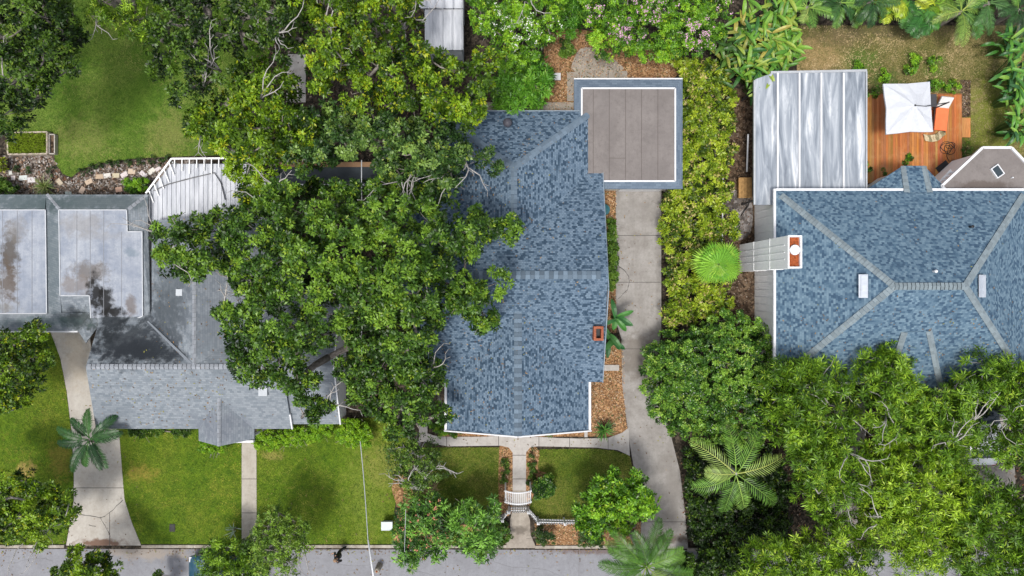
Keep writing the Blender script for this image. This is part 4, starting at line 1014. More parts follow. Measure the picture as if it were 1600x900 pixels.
def tree(name, label, cat, poly, zl, zt, sp, trunk, seed, spacing=1.15, cr=.85, group=None, tint=.5, tvar=.14, gap=.0, under=.8, dead=6, r0=None, holes=(), bark='bark', flowers=None, dens=1.0, mix=None, scale=1.0, lean=(0, 0), mid=True):
    rng = np.random.default_rng(seed); S = SP[sp]; spacing *= ({'plumeria': .8}.get(sp, .66 if SP[sp].get('spray') else .82)) if zt > 2.6 else .9; dens *= 1.0 if zt > 2.6 else 1.3; under = min(1.0, under * 1.3); scale *= (1.0 if sp == 'plumeria' else 1.3) if zt > 2.6 else 1.1
    poly = [tuple(p) for p in poly]
    k = FPX / (CAM_H - zt); pts = darts(poly, spacing * k, rng, cr * k * .5)
    if len(pts) == 0: pts = np.array([[sum(p[0] for p in poly) / len(poly), sum(p[1] for p in poly) / len(poly)]])
    def keep(p):
        m = rng.random(len(p)) >= gap
        for (hx, hy, hr) in holes: m &= np.hypot(p[:, 0] - hx, p[:, 1] - hy) > hr
        return p[m]
    pts = keep(pts)
    d = edge_dist(pts[:, 0], pts[:, 1], poly); dm = max(d.max(), 1)
    f = 1 - (1 - np.clip(d / (dm * .75), 0, 1)) ** 2
    h = (zt - zl)
    z = zl + h * (.25 + .75 * f) + rng.normal(0, .13 * h + .08, len(pts))
    z = np.clip(z, zl * .8, zt + .1 * h)
    def toworld(p, z): kk = (CAM_H - z) / FPX; return np.stack([(p[:, 0] - 800) * kk, (450 - p[:, 1]) * kk, z], -1)
    C = toworld(pts, z); rad = cr * rng.uniform(.75, 1.2, len(C)); T = tint + rng.normal(0, tvar, len(C))
    C2 = None
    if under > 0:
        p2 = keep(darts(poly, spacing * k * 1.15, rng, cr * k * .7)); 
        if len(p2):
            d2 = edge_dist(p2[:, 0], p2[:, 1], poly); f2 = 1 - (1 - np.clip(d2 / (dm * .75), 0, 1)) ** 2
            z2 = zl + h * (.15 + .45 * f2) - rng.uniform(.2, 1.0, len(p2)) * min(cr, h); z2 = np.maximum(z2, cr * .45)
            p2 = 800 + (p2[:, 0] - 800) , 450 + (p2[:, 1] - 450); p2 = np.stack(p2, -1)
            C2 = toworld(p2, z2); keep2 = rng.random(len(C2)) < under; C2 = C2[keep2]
    allC = C if C2 is None or not len(C2) else np.concatenate([C, C2])
    root = thing(name, label, cat, (trunk[0], trunk[1], 0), group)
    vis = inframe(C, 70)
    V, c, ros = clumps_to_leaves(C[vis], rad[vis], S, rng, T[vis], dens=dens, scale=scale) if vis.any() else (np.zeros((0, 4, 3)), np.zeros((0, 3)), np.zeros((0, 3)))
    if mix:                                        # second species colours for part of the crown
        pass
    Vs, cs = [V], [c]
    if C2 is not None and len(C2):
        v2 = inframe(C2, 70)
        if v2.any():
            Vb, cb, _ = clumps_to_leaves(C2[v2], np.full(v2.sum(), cr * 1.05), S, rng, tint - .22 + rng.normal(0, tvar, v2.sum()), dens=dens * .55, scale=scale * 1.15)  # lower clumps tinted darker: shade inside the crown put into leaf colour
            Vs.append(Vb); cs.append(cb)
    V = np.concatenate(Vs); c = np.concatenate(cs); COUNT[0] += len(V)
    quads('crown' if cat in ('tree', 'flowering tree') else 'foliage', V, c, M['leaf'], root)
    big = max(zt, 1)
    skeleton((trunk[0], trunk[1]), zl * .55 if zt > 2.5 else zl * .3 + .1, allC, rng, r0 or (.05 + .028 * zt), M[bark], root, 'trunk' if zt > 2.5 else 'stem', dead, lean)
    if flowers and len(ros):
        col, frac, size, nf = flowers[:4]; hz = ros[:, 2] > np.percentile(ros[:, 2], 30)
        fn = vnoise(ros[:, 0] + 50, ros[:, 1] + 50, 1.3, seed) if len(flowers) > 4 else np.ones(len(ros))
        sel = (rng.random(len(ros)) < frac * (np.clip((fn - .35) * 3, 0, 1.6) if len(flowers) > 4 else 1)) & hz; fp = ros[sel] + np.array([0, 0, .10])
        if len(fp):
            n = nf; F = len(fp); pos = fp[:, None] + rng.normal(0, size * .9, (F, n, 3)) * np.array([1, 1, .5]); nn = unit(rng.normal(0, .45, (F, n, 3)) + np.array([0, 0, 1.]))
            a = unit(np.cross(nn, rng.normal(0, 1, (F, n, 3)))); b = np.cross(nn, a); s = size * rng.uniform(.4, .75, (F, n, 1))
            FV = np.stack([pos - a * s, pos - b * s, pos + a * s, pos + b * s], 2).reshape(-1, 4, 3)
            quads('blossoms', FV, np.array(col) * rng.uniform(.75, 1.1, (len(FV), 1)), M['petal'], root)
    return root
def T0(px, py): p = P(px, py, 0); return (p.x, p.y)

# --- the tall trees around the centre
tree('shade_tree', 'huge spreading green shade tree between the grey roof and blue roof', 'tree',
     [(242, 365), (262, 345), (300, 338), (335, 340), (352, 326), (400, 300), (430, 282), (540, 288), (600, 275), (690, 300), (720, 312), (735, 305), (750, 312), (755, 335), (800, 340), (836, 335), (838, 352), (815, 378), (760, 385), (752, 400), (715, 408), (700, 425), (745, 435), (788, 430), (792, 452), (765, 470), (776, 500), (768, 532), (745, 535), (742, 510), (700, 500), (688, 530), (690, 560), (640, 600), (560, 560), (530, 520), (515, 545), (500, 600), (470, 628), (428, 640), (426, 632), (452, 610), (440, 600), (380, 600), (352, 580), (362, 560), (350, 530), (355, 515), (325, 490), (345, 478), (385, 470), (352, 448), (340, 430), (300, 440), (272, 445), (270, 425), (250, 415), (238, 392)],
     5.5, 10.5, 'oak', T0(575, 540), 21, spacing=.86, cr=.62, tint=.52, tvar=.13, gap=.05, under=.95, dead=14, r0=.3, bark='bark',
     holes=[(453, 490, 17), (500, 520, 13), (560, 545, 9), (490, 560, 15), (600, 410, 8), (500, 430, 6), (395, 385, 6), (663, 545, 12), (620, 470, 10)])
tree('shade_tree', 'green leafy tree in front of the side walk, left of the white fascia', 'tree',
     [(525, 548), (560, 535), (600, 560), (650, 545), (690, 565), (703, 620), (700, 660), (660, 670), (630, 690), (600, 688), (575, 655), (545, 630), (530, 600)],
     4.5, 7.5, 'oak', T0(640, 640), 22, spacing=.95, cr=.6, tint=.5, under=.6, dead=3, gap=.04)
tree('shade_tree', 'small isolated leafy sprig tree over the pale end of the grey roof', 'tree',
     [(474, 640), (480, 622), (510, 618), (527, 628), (522, 650), (505, 664), (482, 662)], 5.0, 6.2, 'oak', T0(497, 640), 23, spacing=.7, cr=.5, tint=.45, under=.3, dead=1, r0=.09, gap=.05)
tree('shade_tree', 'yellow green tree arching above the white ribbed patio roof', 'tree',
     [(285, 190), (300, 165), (345, 150), (372, 110), (395, 92), (455, 105), (470, 160), (520, 200), (515, 250), (480, 255), (430, 285), (400, 310), (385, 330), (365, 290), (345, 270), (340, 245), (300, 215)],
     5.5, 8.5, 'oliveoak', T0(440, 200), 24, spacing=1.0, cr=.62, tint=.5, dead=7, gap=.06, holes=[(335, 190, 12), (475, 130, 14)])
tree('shade_tree', 'tall yellow green tree filling the top centre of the yards', 'tree',
     [(452, -30), (660, -30), (662, 70), (690, 84), (722, 85), (760, 60), (790, 100), (778, 150), (765, 190), (735, 195), (700, 205), (640, 190), (560, 175), (500, 165), (455, 110), (485, 60)],
     6, 9.8, 'oliveoak', T0(600, 70), 25, spacing=1.05, cr=.66, tint=.55, dead=9, gap=.05, r0=.32, holes=[(655, 88, 13), (470, 120, 16)])
tree('shade_tree', 'blue green tree between the dark outbuilding and the speckled blue roof', 'tree',
     [(465, 170), (520, 160), (600, 180), (680, 185), (730, 195), (738, 225), (785, 240), (783, 262), (740, 262), (718, 300), (690, 312), (640, 290), (600, 290), (560, 262), (500, 265), (455, 262), (440, 285), (420, 270), (470, 230)],
     5.5, 9.2, 'bluegreen', T0(610, 260), 26, spacing=.88, cr=.62, tint=.5, dead=9, gap=.05, r0=.22, holes=[(575, 250, 9), (460, 275, 12), (663, 250, 11)])
tree('shade_tree', 'dark green tree with pale bare twigs beside the back lawn', 'tree',
     [(225, -30), (470, -30), (485, 60), (455, 110), (400, 95), (372, 110), (345, 150), (300, 165), (285, 190), (262, 165), (232, 120), (225, 70)],
     5.0, 8.5, 'dark', T0(340, 60), 27, spacing=1.05, cr=.68, tint=.55, dead=10, gap=.06)
tree('feathery_tree', 'feathery bright green tree at the top edge of the back lawn', 'tree',
     [(130, -20), (232, -30), (250, 30), (215, 66), (170, 56), (140, 30)], 4.5, 6.0, 'spraylight', T0(185, 10), 28, spacing=.95, cr=.6, tint=.4, dead=1, under=.3, scale=.8)
tree('shade_tree', 'dark glossy tree filling the top left corner', 'tree',
     [(-60, -60), (108, -60), (122, 20), (134, 80), (128, 125), (90, 150), (60, 190), (35, 215), (-60, 235)], 5, 8.5, 'dark', T0(40, 80), 29, spacing=1.05, cr=.68, tint=.58, dead=3, gap=.04)
# --- flowering shrubs along the top
tree('flowering_tree', 'tree sprinkled with white blossoms above the orange mulch', 'flowering tree',
     [(728, -40), (880, -40), (884, 25), (870, 60), (845, 85), (815, 110), (790, 105), (765, 70), (735, 40)], 3.4, 5.2, 'bright', T0(805, 20), 31, spacing=.8, cr=.55, tint=.5, dead=2, flowers=((.8, .8, .78), .22, .05, 4, 1), scale=.75, dens=1.3)
tree('bamboo_shrub', 'bright green lance leaved shrub touching the blue roof hip', 'shrub',
     [(775, 105), (800, 108), (850, 80), (866, 120), (862, 150), (830, 172), (785, 180), (770, 160)], 1.5, 3.0, 'lance', T0(815, 135), 32, spacing=.7, cr=.5, tint=.55, dead=0)
tree('flowering_tree', 'wide shrub covered in pink blossoms behind the garage', 'flowering tree',
     [(912, -40), (1135, -40), (1142, 20), (1128, 60), (1085, 82), (1065, 92), (1030, 98), (985, 84), (945, 92), (915, 70), (905, 30)], 2.6, 4.4, 'bright', T0(1020, 20), 33, spacing=.8, cr=.55, tint=.45, dead=2, flowers=((.66, .40, .56), .30, .06, 5, 1), scale=.7, dens=1.3)
tree('shrub', 'small dark teal leaved shrub between white and pink blossoms', 'shrub', [(870, -10), (912, -20), (915, 50), (895, 70), (874, 45)], 1.2, 2.4, 'lance', T0(893, 25), 34, spacing=.7, cr=.5, tint=.25, dead=0)
tree('shrub', 'small weedy shrub on the orange mulch', 'shrub', [(872, 62), (895, 62), (898, 88), (878, 92)], .3, .8, 'shrub', T0(884, 78), 35, spacing=.4, cr=.28, tint=.5, dead=0)
# --- croton hedge along the long driveway
tree('croton_hedge', 'long yellow green croton hedge beside the long driveway', 'hedge',
     [(1042, 90), (1095, 85), (1140, 110), (1148, 160), (1150, 215), (1140, 260), (1138, 330), (1130, 380), (1128, 420), (1138, 450), (1142, 480), (1110, 500), (1060, 510), (1040, 508), (1036, 470), (1038, 400), (1034, 330), (1036, 296), (1062, 290), (1066, 130)],
     1.1, 2.0, 'croton', T0(1090, 300), 36, spacing=.42, cr=.36, tint=.52, tvar=.2, gap=.05, under=.6, dead=0)
tree('croton_shrub', 'small croton shrub on bare soil beside the white rail', 'shrub', [(1138, 335), (1152, 335), (1155, 372), (1140, 372)], .5, 1.0, 'croton', T0(1146, 352), 37, spacing=.4, cr=.3, dead=0)
# --- right half
tree('flowering_bush', 'large rounded bush with tiny white flowers beside the driveway bend', 'bush',
     [(1003, 570), (1012, 545), (1040, 520), (1090, 508), (1125, 490), (1160, 492), (1195, 512), (1215, 545), (1232, 580), (1228, 640), (1200, 690), (1130, 705), (1075, 690), (1040, 672), (1015, 640), (1003, 605)],
     1.6, 3.6, 'glossy', T0(1120, 600), 38, spacing=.62, cr=.5, tint=.5, tvar=.13, gap=.0, under=.5, dead=0, flowers=((.75, .8, .72), .10, .028, 3, 1))
SE = [('feathery light green tree reaching over the lower eave of the hipped roof', [(1195, 575), (1245, 548), (1290, 560), (1330, 585), (1345, 620), (1335, 680), (1290, 730), (1235, 715), (1205, 680), (1190, 620)], 'spray', (1265, 640), .45),
      ('feathery tree covering the blue entrance bay', [(1335, 585), (1345, 548), (1380, 535), (1420, 545), (1425, 580), (1450, 600), (1455, 650), (1430, 690), (1375, 690), (1345, 640)], 'spray', (1395, 620), .5),
      ('feathery tree left of the half hidden white car', [(1455, 610), (1485, 600), (1500, 575), (1540, 600), (1545, 640), (1535, 670), (1545, 700), (1520, 725), (1465, 735), (1430, 700)], 'spray', (1480, 650), .55),
      ('feathery tree right of the half hidden white car', [(1505, 555), (1560, 545), (1585, 555), (1660, 600), (1660, 720), (1600, 730), (1545, 725), (1538, 690), (1548, 665), (1538, 640), (1550, 620), (1520, 615)], 'spray', (1600, 630), .42),
      ('pale green feathery tree above the coconut palm fronds', [(1215, 705), (1260, 690), (1340, 690), (1365, 730), (1340, 790), (1280, 830), (1235, 800), (1245, 750)], 'spray', (1290, 750), .5),
      ('brightest lime green feathery tree in the lower right', [(1345, 700), (1400, 672), (1470, 700), (1520, 735), (1530, 800), (1510, 850), (1480, 900), (1400, 890), (1350, 820), (1335, 760)], 'spraylight', (1430, 780), .55),
      ('green feathery tree by the bottom right corner', [(1480, 760), (1530, 735), (1600, 760), (1660, 770), (1660, 930), (1500, 940), (1475, 860)], 'spray', (1560, 850), .42),
      ('pale feathery tree with white bare limbs at the bottom edge', [(1165, 850), (1215, 830), (1260, 830), (1330, 800), (1370, 850), (1365, 940), (1150, 940)], 'spraylight', (1262, 880), .4)]
for i, (lab, poly, sp, tr, ti) in enumerate(SE):
    tree('feathery_tree', lab, 'tree', poly, 3.6, 5.8, sp, T0(*tr), 50 + i, spacing=.92, cr=.72, group='feathery trees of the right front yard', tint=ti, tvar=.12, gap=.03, under=.7, holes=[(1530, 646, 7), (1533, 672, 6)], dead=4, bark='bark_pale', r0=.14)
tree('shrub', 'dark olive shrub mass right of the driveway foot', 'shrub', [(1068, 700), (1110, 700), (1215, 700), (1240, 780), (1235, 850), (1150, 866), (1080, 858), (1072, 780)], .8, 1.9, 'dark', T0(1105, 800), 60, spacing=.7, cr=.5, tint=.38, dead=0)
tree('shrub', 'dark undergrowth shrub below the hipped roof eave', 'shrub', [(1215, 600), (1600, 605), (1600, 640), (1480, 650), (1330, 640), (1225, 640)], .6, 1.3, 'dark', T0(1400, 622), 61, spacing=.8, cr=.5, tint=.35, dead=0, under=0, gap=.3)
tree('shrub', 'dark shrub mass on the street side below the driveway foot', 'shrub', [(1062, 866), (1100, 858), (1175, 860), (1180, 940), (1050, 940)], 1.0, 2.2, 'dark', T0(1115, 900), 59, spacing=.65, cr=.5, tint=.5, dead=0)
# --- front yard centre
tree('garden_tree', 'bright green rounded tree at the kerb end of the long driveway', 'tree',
     [(895, 785), (915, 770), (925, 752), (955, 735), (985, 733), (1012, 742), (1022, 765), (1030, 795), (1024, 815), (985, 822), (960, 850), (925, 846), (905, 830), (888, 800)],
     2.4, 4.2, 'bright', T0(985, 810), 62, spacing=.72, cr=.5, tint=.55, dead=0, gap=.04, under=.5)
tree('plumeria', 'plumeria with pink flower tips beside the picket fence', 'flowering tree',
     [(622, 800), (650, 775), (680, 765), (712, 785), (705, 830), (700, 870), (665, 875), (640, 892), (622, 870), (615, 835)], 2.0, 3.4, 'plumeria', T0(672, 815), 63, spacing=.62, cr=.5, tint=.5, dead=0, gap=.06, flowers=((.7, .28, .2), .14, .06, 6), under=.5)
tree('plumeria', 'green flowerless plumeria overhanging the kerb left of the gate walk', 'flowering tree',
     [(695, 800), (720, 785), (745, 778), (770, 785), (790, 810), (790, 840), (765, 875), (745, 878), (722, 855), (700, 850)], 2.0, 3.4, 'plumeria', T0(742, 820), 64, spacing=.62, cr=.5, tint=.55, dead=0, gap=.05, under=.5)
tree('olive_tree', 'thin dark olive tree shading the edge of the small front lawn', 'tree',
     [(600, 690), (640, 665), (672, 680), (690, 705), (692, 745), (660, 770), (625, 765), (605, 735)], 3.2, 4.6, 'olive', T0(648, 745), 65, spacing=.75, cr=.6, tint=.4, dead=5, gap=.08, bark='bark_pale')
tree('olive_tree', 'olive green tree over the foot of the straight path', 'tree',
     [(400, 815), (410, 792), (445, 788), (478, 800), (488, 835), (485, 870), (450, 905), (405, 905), (392, 860)], 3.0, 4.6, 'olive', T0(440, 845), 66, spacing=.75, cr=.58, tint=.75, dead=2, gap=.03)
tree('shrub', 'shrub by the street hiding most of the parked car', 'tree',
     [(318, 858), (340, 845), (400, 838), (420, 870), (410, 930), (310, 930), (302, 890)], 2.2, 3.2, 'spray', T0(385, 846), 67, spacing=.75, cr=.55, tint=.4, dead=3, gap=.08, scale=.75, r0=.1)
tree('street_tree', 'leafy tree at the left edge above the street corner', 'tree',
     [(-60, 720), (20, 722), (60, 745), (95, 755), (125, 800), (118, 815), (85, 835), (60, 860), (30, 845), (-60, 845)], 3.4, 5.2, 'oliveoak', T0(40, 800), 68, spacing=.85, cr=.6, tint=.52, dead=5, gap=.05, scale=.85, bark='bark_pale')
tree('street_tree', 'leafy tree at the left edge beside the driveway top', 'tree',
     [(-60, 520), (30, 512), (92, 500), (90, 520), (72, 545), (78, 590), (60, 625), (20, 645), (-60, 630)], 3.4, 5.4, 'oliveoak', T0(16, 600), 69, spacing=.9, cr=.6, tint=.4, dead=3, gap=.04, scale=.85)
tree('street_tree', 'low leafy tree over the street below the curved driveway', 'tree',
     [(80, 930), (82, 880), (105, 850), (125, 846), (130, 862), (165, 858), (178, 880), (200, 900), (200, 930)], 3.2, 4.4, 'oliveoak', T0(120, 905), 70, spacing=.7, cr=.45, tint=.5, dead=2, gap=.05, under=.3, scale=.8)
tree('shrub', 'tiny shrub tip at the bottom edge below the curved driveway', 'shrub', [(240, 886), (258, 884), (260, 930), (238, 930)], 1.2, 1.8, 'shrub', T0(250, 912), 71, spacing=.5, cr=.3, tint=.5, dead=0)
# --- hedges and low shrubs
tree('clipped_hedge', 'bright lime green hedge below the eave of the grey house', 'hedge', [(397, 676), (455, 672), (520, 656), (526, 680), (480, 690), (425, 702), (399, 704)], .5, 1.1, 'lime', T0(460, 684), 72, spacing=.34, cr=.3, tint=.5, tvar=.08, dead=0, under=.6)
tree('clipped_bush', 'round lime green bush at the corner of the grey house', 'bush', [(526, 668), (540, 655), (565, 658), (586, 680), (580, 694), (550, 698), (530, 686)], .5, 1.2, 'lime', T0(553, 680), 73, spacing=.34, cr=.3, tint=.5, tvar=.08, dead=0)
tree('clipped_bush', 'lime green bush left of the small porch', 'bush', [(310, 688), (350, 690), (353, 702), (330, 708), (314, 703)], .4, .9, 'lime', T0(332, 697), 74, spacing=.3, cr=.26, tint=.42, tvar=.08, dead=0)
tree('foundation_shrub', 'dark low shrubs row in the shade of the front eave', 'hedge', [(196, 668), (308, 668), (308, 680), (196, 680)], .3, .6, 'shrub', T0(250, 674), 75, spacing=.4, cr=.26, tint=.3, dead=0, gap=.2)
tree('shrub', 'green shrub at the left edge of the gravel bed', 'shrub', [(-30, 285), (10, 280), (26, 290), (24, 304), (-30, 306)], .4, .9, 'shrub', T0(0, 296), 76, spacing=.35, cr=.28, tint=.5, dead=0)
tree('shrub', 'green shrub beside the patio roof corner', 'shrub', [(190, 285), (205, 280), (228, 283), (230, 300), (195, 303)], .4, .8, 'bright', T0(210, 292), 77, spacing=.33, cr=.26, tint=.5, dead=0, scale=.6)
tree('shrub', 'yellow flowering shrub at the left edge beside the bed', 'shrub', [(-20, 246), (8, 246), (10, 262), (-20, 262)], .4, .8, 'croton', T0(0, 254), 78, spacing=.33, cr=.25, tint=.9, dead=0)
tree('side_shrub', 'narrow row of shrubs between blue roof and driveway', 'hedge', [(948, 342), (962, 345), (965, 400), (962, 450), (948, 455)], .5, 1.0, 'shrub', T0(956, 400), 79, spacing=.33, cr=.26, tint=.6, dead=0)
tree('side_shrub', 'shaded green shrubs at the white corner trim', 'shrub', [(690, 655), (720, 664), (722, 680), (680, 678), (660, 668)], .4, .9, 'bright', T0(700, 670), 80, spacing=.4, cr=.3, tint=.4, dead=0, scale=.6)
tree('round_shrub', 'dark round shrub right of the arbor', 'shrub', [(832, 758), (845, 743), (862, 742), (870, 758), (862, 775), (845, 780), (834, 772)], .4, 1.1, 'glossy', T0(850, 760), 81, spacing=.36, cr=.3, tint=.3, dead=0)
tree('round_shrub', 'dark rounded shrub in front of the fence beside the lower walk', 'shrub', [(832, 828), (850, 821), (866, 832), (868, 850), (834, 851)], .4, .9, 'box', T0(850, 838), 82, spacing=.36, cr=.32, tint=.45, dead=0)
tree('round_shrub', 'dark rounded shrub under the bright green tree', 'shrub', [(902, 826), (938, 824), (944, 850), (908, 851)], .4, .8, 'box', T0(922, 838), 83, spacing=.36, cr=.32, tint=.6, dead=0)
tree('round_shrub', 'dark shrub filling the bed left of the lower walk', 'shrub', [(770, 815), (796, 815), (795, 840), (786, 853), (760, 853)], .3, .8, 'shrub', T0(780, 838), 84, spacing=.4, cr=.3, tint=.3, dead=0)
def ball_shrub(name, lab, px, py, r, sp, group=None, tint=.5, seed=0, hh=None, loc_only=False, cat='shrub'):
    rng = np.random.default_rng(900 + seed); S = SP[sp]; c = P(px, py, r * .9); root = thing(name, lab, cat, (c.x, c.y, 0), group)
    V, col, ros = clumps_to_leaves(np.array([[c.x, c.y, (hh or r) * .75]]), np.array([r]), S, rng, np.array([tint]), zmin=-.5, dens=1.0, scale=.9)
    quads('foliage', V, col, M['leaf'], root); mb = MB(); mb.tube([(c.x, c.y, 0), (c.x, c.y, r * .9)], [.02, .012], 5)
    for k in range(4):
        a = k * 1.57 + .4; mb.tube([(c.x, c.y, .05), (c.x + math.cos(a) * r * .6, c.y + math.sin(a) * r * .6, r * .8)], [.012, .007], 4)
    mb.build('stem', M['bark_brown'], root); COUNT[0] += len(V); return root
BX = [(25, 265, 'boxwood ball leftmost in the gravel bed'), (43.5, 265, 'boxwood ball second from the left in the gravel bed'), (78, 266.5, 'boxwood ball beside the diagonal lawn edge'), (127.5, 268, 'first boxwood ball right of the lawn point'),
      (142, 263.5, 'second boxwood ball right of the lawn point'), (155, 258, 'third boxwood ball right of the lawn point'), (169.5, 257, 'fourth boxwood ball right of the lawn point'), (183, 255, 'fifth boxwood ball right of the lawn point'),
      (201, 253, 'sixth boxwood ball right of the lawn point'), (217, 252, 'largest boxwood ball, seventh from the lawn point'), (238, 249.5, 'eighth boxwood ball right of the lawn point'), (250, 254, 'boxwood ball closest to the white rafter frame'), (262, 247, 'boxwood ball above the white rafter frame')]
for i, (px, py, lab) in enumerate(BX): ball_shrub('boxwood', 'small dark ' + lab, px, py, .24 + .05 * (i in (2, 3, 9)), 'box', 'clipped boxwoods edging the back lawn', .4, i)
ball_shrub('boxwood', 'single small dark shrub ringed by mulch at the walk corner', 832, 709, .3, 'box', None, .5, 20)
for i, (px, py, lab) in enumerate([(788, 722, 'upper of three slim shrubs left of the walk'), (789, 735, 'middle of three slim shrubs left of the walk'), (787, 749, 'lowest of three slim shrubs left of the walk'), (831, 728, 'upper of three slim shrubs right of the walk'), (832, 740, 'middle of three slim shrubs right of the walk'), (830, 751, 'lowest of three slim shrubs right of the walk')]):
    ball_shrub('slim_shrub', lab, px, py, .26, 'shrub', 'slim shrubs flanking the front walk', .35, 30 + i)
for i, (px, py, r, lab) in enumerate([(1362, 138, .5, 'green shrub at the upper left corner of the deck'), (1466, 132, .45, 'left green shrub behind the lounger'), (1487, 136, .42, 'right green shrub behind the lounger'), (1428, 93, .35, 'small green clump in the dry lawn'), (1423, 112, .4, 'green clump just above the umbrella'), (1460, 100, .4, 'green clump in the dry lawn right of the umbrella'),
                                   (1340, 104, .3, 'low green clump near the carport corner'), (1380, 118, .35, 'green clump between carport and umbrella'), (1352, 262, .3, 'shrub between the carport and blue bay'), (1420, 252, .35, 'shrub tucked against the blue bay roof'), (1380, 270, .3, 'dark shrub beside the blue bay roof'), (1511, 232, .35, 'dark shrub below the deck step'), (1512, 250, .35, 'dark shrub beside the octagonal roof')]):
    ball_shrub('garden_shrub', lab, px, py, r, 'bright' if i < 10 else 'shrub', 'low shrubs around the deck', .45 if i < 8 else .3, 50 + i)

# ------------------------------------------------------------------ palms, grasses, paddle leaves
def strip_leaf(out, colr, base, azim, elev, L, W, droop, col, rng, seg=5, fold=.25):
    """a paddle leaf as two half blades bending down"""
    d = np.array([math.cos(azim), math.sin(azim), 0.]); s = np.array([-d[1], d[0], 0.]); p = np.array(base, float); e = elev; pts = []
    for i in range(seg + 1):
        f = i / seg; wv = W * .5 * (math.sin(math.pi * min(1, .08 + f * .92)) ** .6) if f < 1 else .004
        pts.append((p.copy(), wv)); p = p + (d * math.cos(e) + np.array([0, 0, math.sin(e)])) * L / seg; e -= droop / seg
    for i in range(seg):
        (a, wa), (b, wb) = pts[i], pts[i + 1]
        for sg in (-1, 1):
            ea = a + s * sg * wa + np.array([0, 0, fold * wa]); eb = b + s * sg * wb + np.array([0, 0, fold * wb])
            out.append([a, b, eb, ea] if sg < 0 else [a, ea, eb, b]); colr.append(np.array(col) * (1.12 if sg > 0 else .92) * rng.uniform(.93, 1.07))
def paddle_plant(name, lab, px, py, h, L, W, n, seed, cols, group=None, cat='plant', spread=.3):
    rng = np.random.default_rng(seed); c = P(px, py, h); root = thing(name, lab, cat, (c.x, c.y, 0), group); out, colr = [], []; mb = MB()
    for i in range(n):
        az = rng.uniform(0, 6.28); b = np.array([c.x + rng.normal(0, spread), c.y + rng.normal(0, spread), h * rng.uniform(.6, 1.05)])
        col = np.array(cols[rng.integers(0, len(cols))]); strip_leaf(out, colr, b, az, rng.uniform(.15, .9), L * rng.uniform(.75, 1.15), W * rng.uniform(.8, 1.2), rng.uniform(.7, 1.5), col, rng, 6)
        mb.tube([(c.x + (b[0] - c.x) * .3, c.y + (b[1] - c.y) * .3, 0), tuple(b)], [.045, .02], 5, col=(.1, .16, .04))
    quads('leaves', np.array(out), np.array(colr), M['leaf'], root); mb.build('stalks', M['tint'], root); return root
def frond(out, colr, rach, base, az, el, L, nl, ll, lw, droop, col, rng, vang=.9, curl=.3):
    d = np.array([math.cos(az), math.sin(az), 0.]); p = np.array(base, float); e = el; path = [p.copy()]; dirs = []; seg = 14
    for i in range(seg):
        a2 = az + curl * (i / seg) ** 2; d = np.array([math.cos(a2), math.sin(a2), 0.]); v = d * math.cos(e) + np.array([0, 0, math.sin(e)]); dirs.append(v); p = p + v * L / seg; path.append(p.copy()); e -= droop / seg
    dirs.append(dirs[-1]); rach.append((path, [.035 * (1 - .8 * i / seg) for i in range(seg + 1)]))
    for k in range(nl):
        f = .12 + .88 * (k + .5) / nl; x = f * seg; i = min(int(x), seg - 1); q = path[i] + (path[i + 1] - path[i]) * (x - i); v = dirs[i]
        side = unit(np.cross(v, np.array([0, 0, 1.]))); l = ll * (math.sin(math.pi * (.15 + .8 * f)) ** .7) * rng.uniform(.85, 1.1)
        for sg in (-1, 1):
            u = unit(side * sg * math.sin(vang) + v * math.cos(vang) + np.array([0, 0, rng.uniform(.0, .2)]))
            m = q + u * l * .5; t = m + unit(u - np.array([0, 0, .55])) * l * .5; wv = v * lw * .5
            cc = col * rng.uniform(.55, 1.25); out.append([q - wv * .6, q + wv * .6, m + wv, m - wv]); out.append([m - wv, m + wv, t + wv * .15, t - wv * .15]); colr += [cc, cc * 1.05]
def palm(name, lab, px, py, h, nf, L, seed, cols, base=None, nl=34, ll=.5, lw=.035, el=(-.1, .9), droop=(.9, 1.5), group=None, r=.14, angles=None, bark='bark'):
    rng = np.random.default_rng(seed); c = P(px, py, h); b0 = P(*base, 0) if base else Vector((c.x, c.y, 0)); root = thing(name, lab, 'palm tree', (b0.x, b0.y, 0), group)
    mb = MB(); mb.tube([(b0.x, b0.y, -.05), (b0.x * .7 + c.x * .3, b0.y * .7 + c.y * .3, h * .3), (b0.x * .3 + c.x * .7, b0.y * .3 + c.y * .7, h * .7), (c.x, c.y, h)], [r * 1.3, r, r * .9, r * .85], 10); mb.build('trunk', M[bark], root, True)
    for i in range(nf):
        out, colr, rach = [], [], []
        if angles: az, e0, LL = angles[i]
        else: az, e0, LL = i * 2.399 + rng.normal(0, .15), rng.uniform(*el), L * rng.uniform(.85, 1.1)
        col = np.array(cols[rng.integers(0, len(cols))]); frond(out, colr, rach, (c.x + math.cos(az) * .06, c.y + math.sin(az) * .06, h + rng.uniform(-.1, .1)), az, e0, LL, nl, ll, lw, rng.uniform(*droop), col, rng, curl=rng.uniform(-.6, .6))
        f = quads('frond', np.array(out), np.array(colr), M['leaf'], root)
        mb = MB(); mb.tube(rach[0][0], rach[0][1], 5, col=tuple(np.array(col) * np.array([1.5, 1.2, 1.4]))); k = mb.build('midrib', M['tint']); k.parent = f; k.location = (0, 0, 0)
    return root
CG = [(.09, .2, .03), (.13, .27, .04), (.18, .33, .06), (.24, .34, .08)]
A = lambda deg: R(deg)
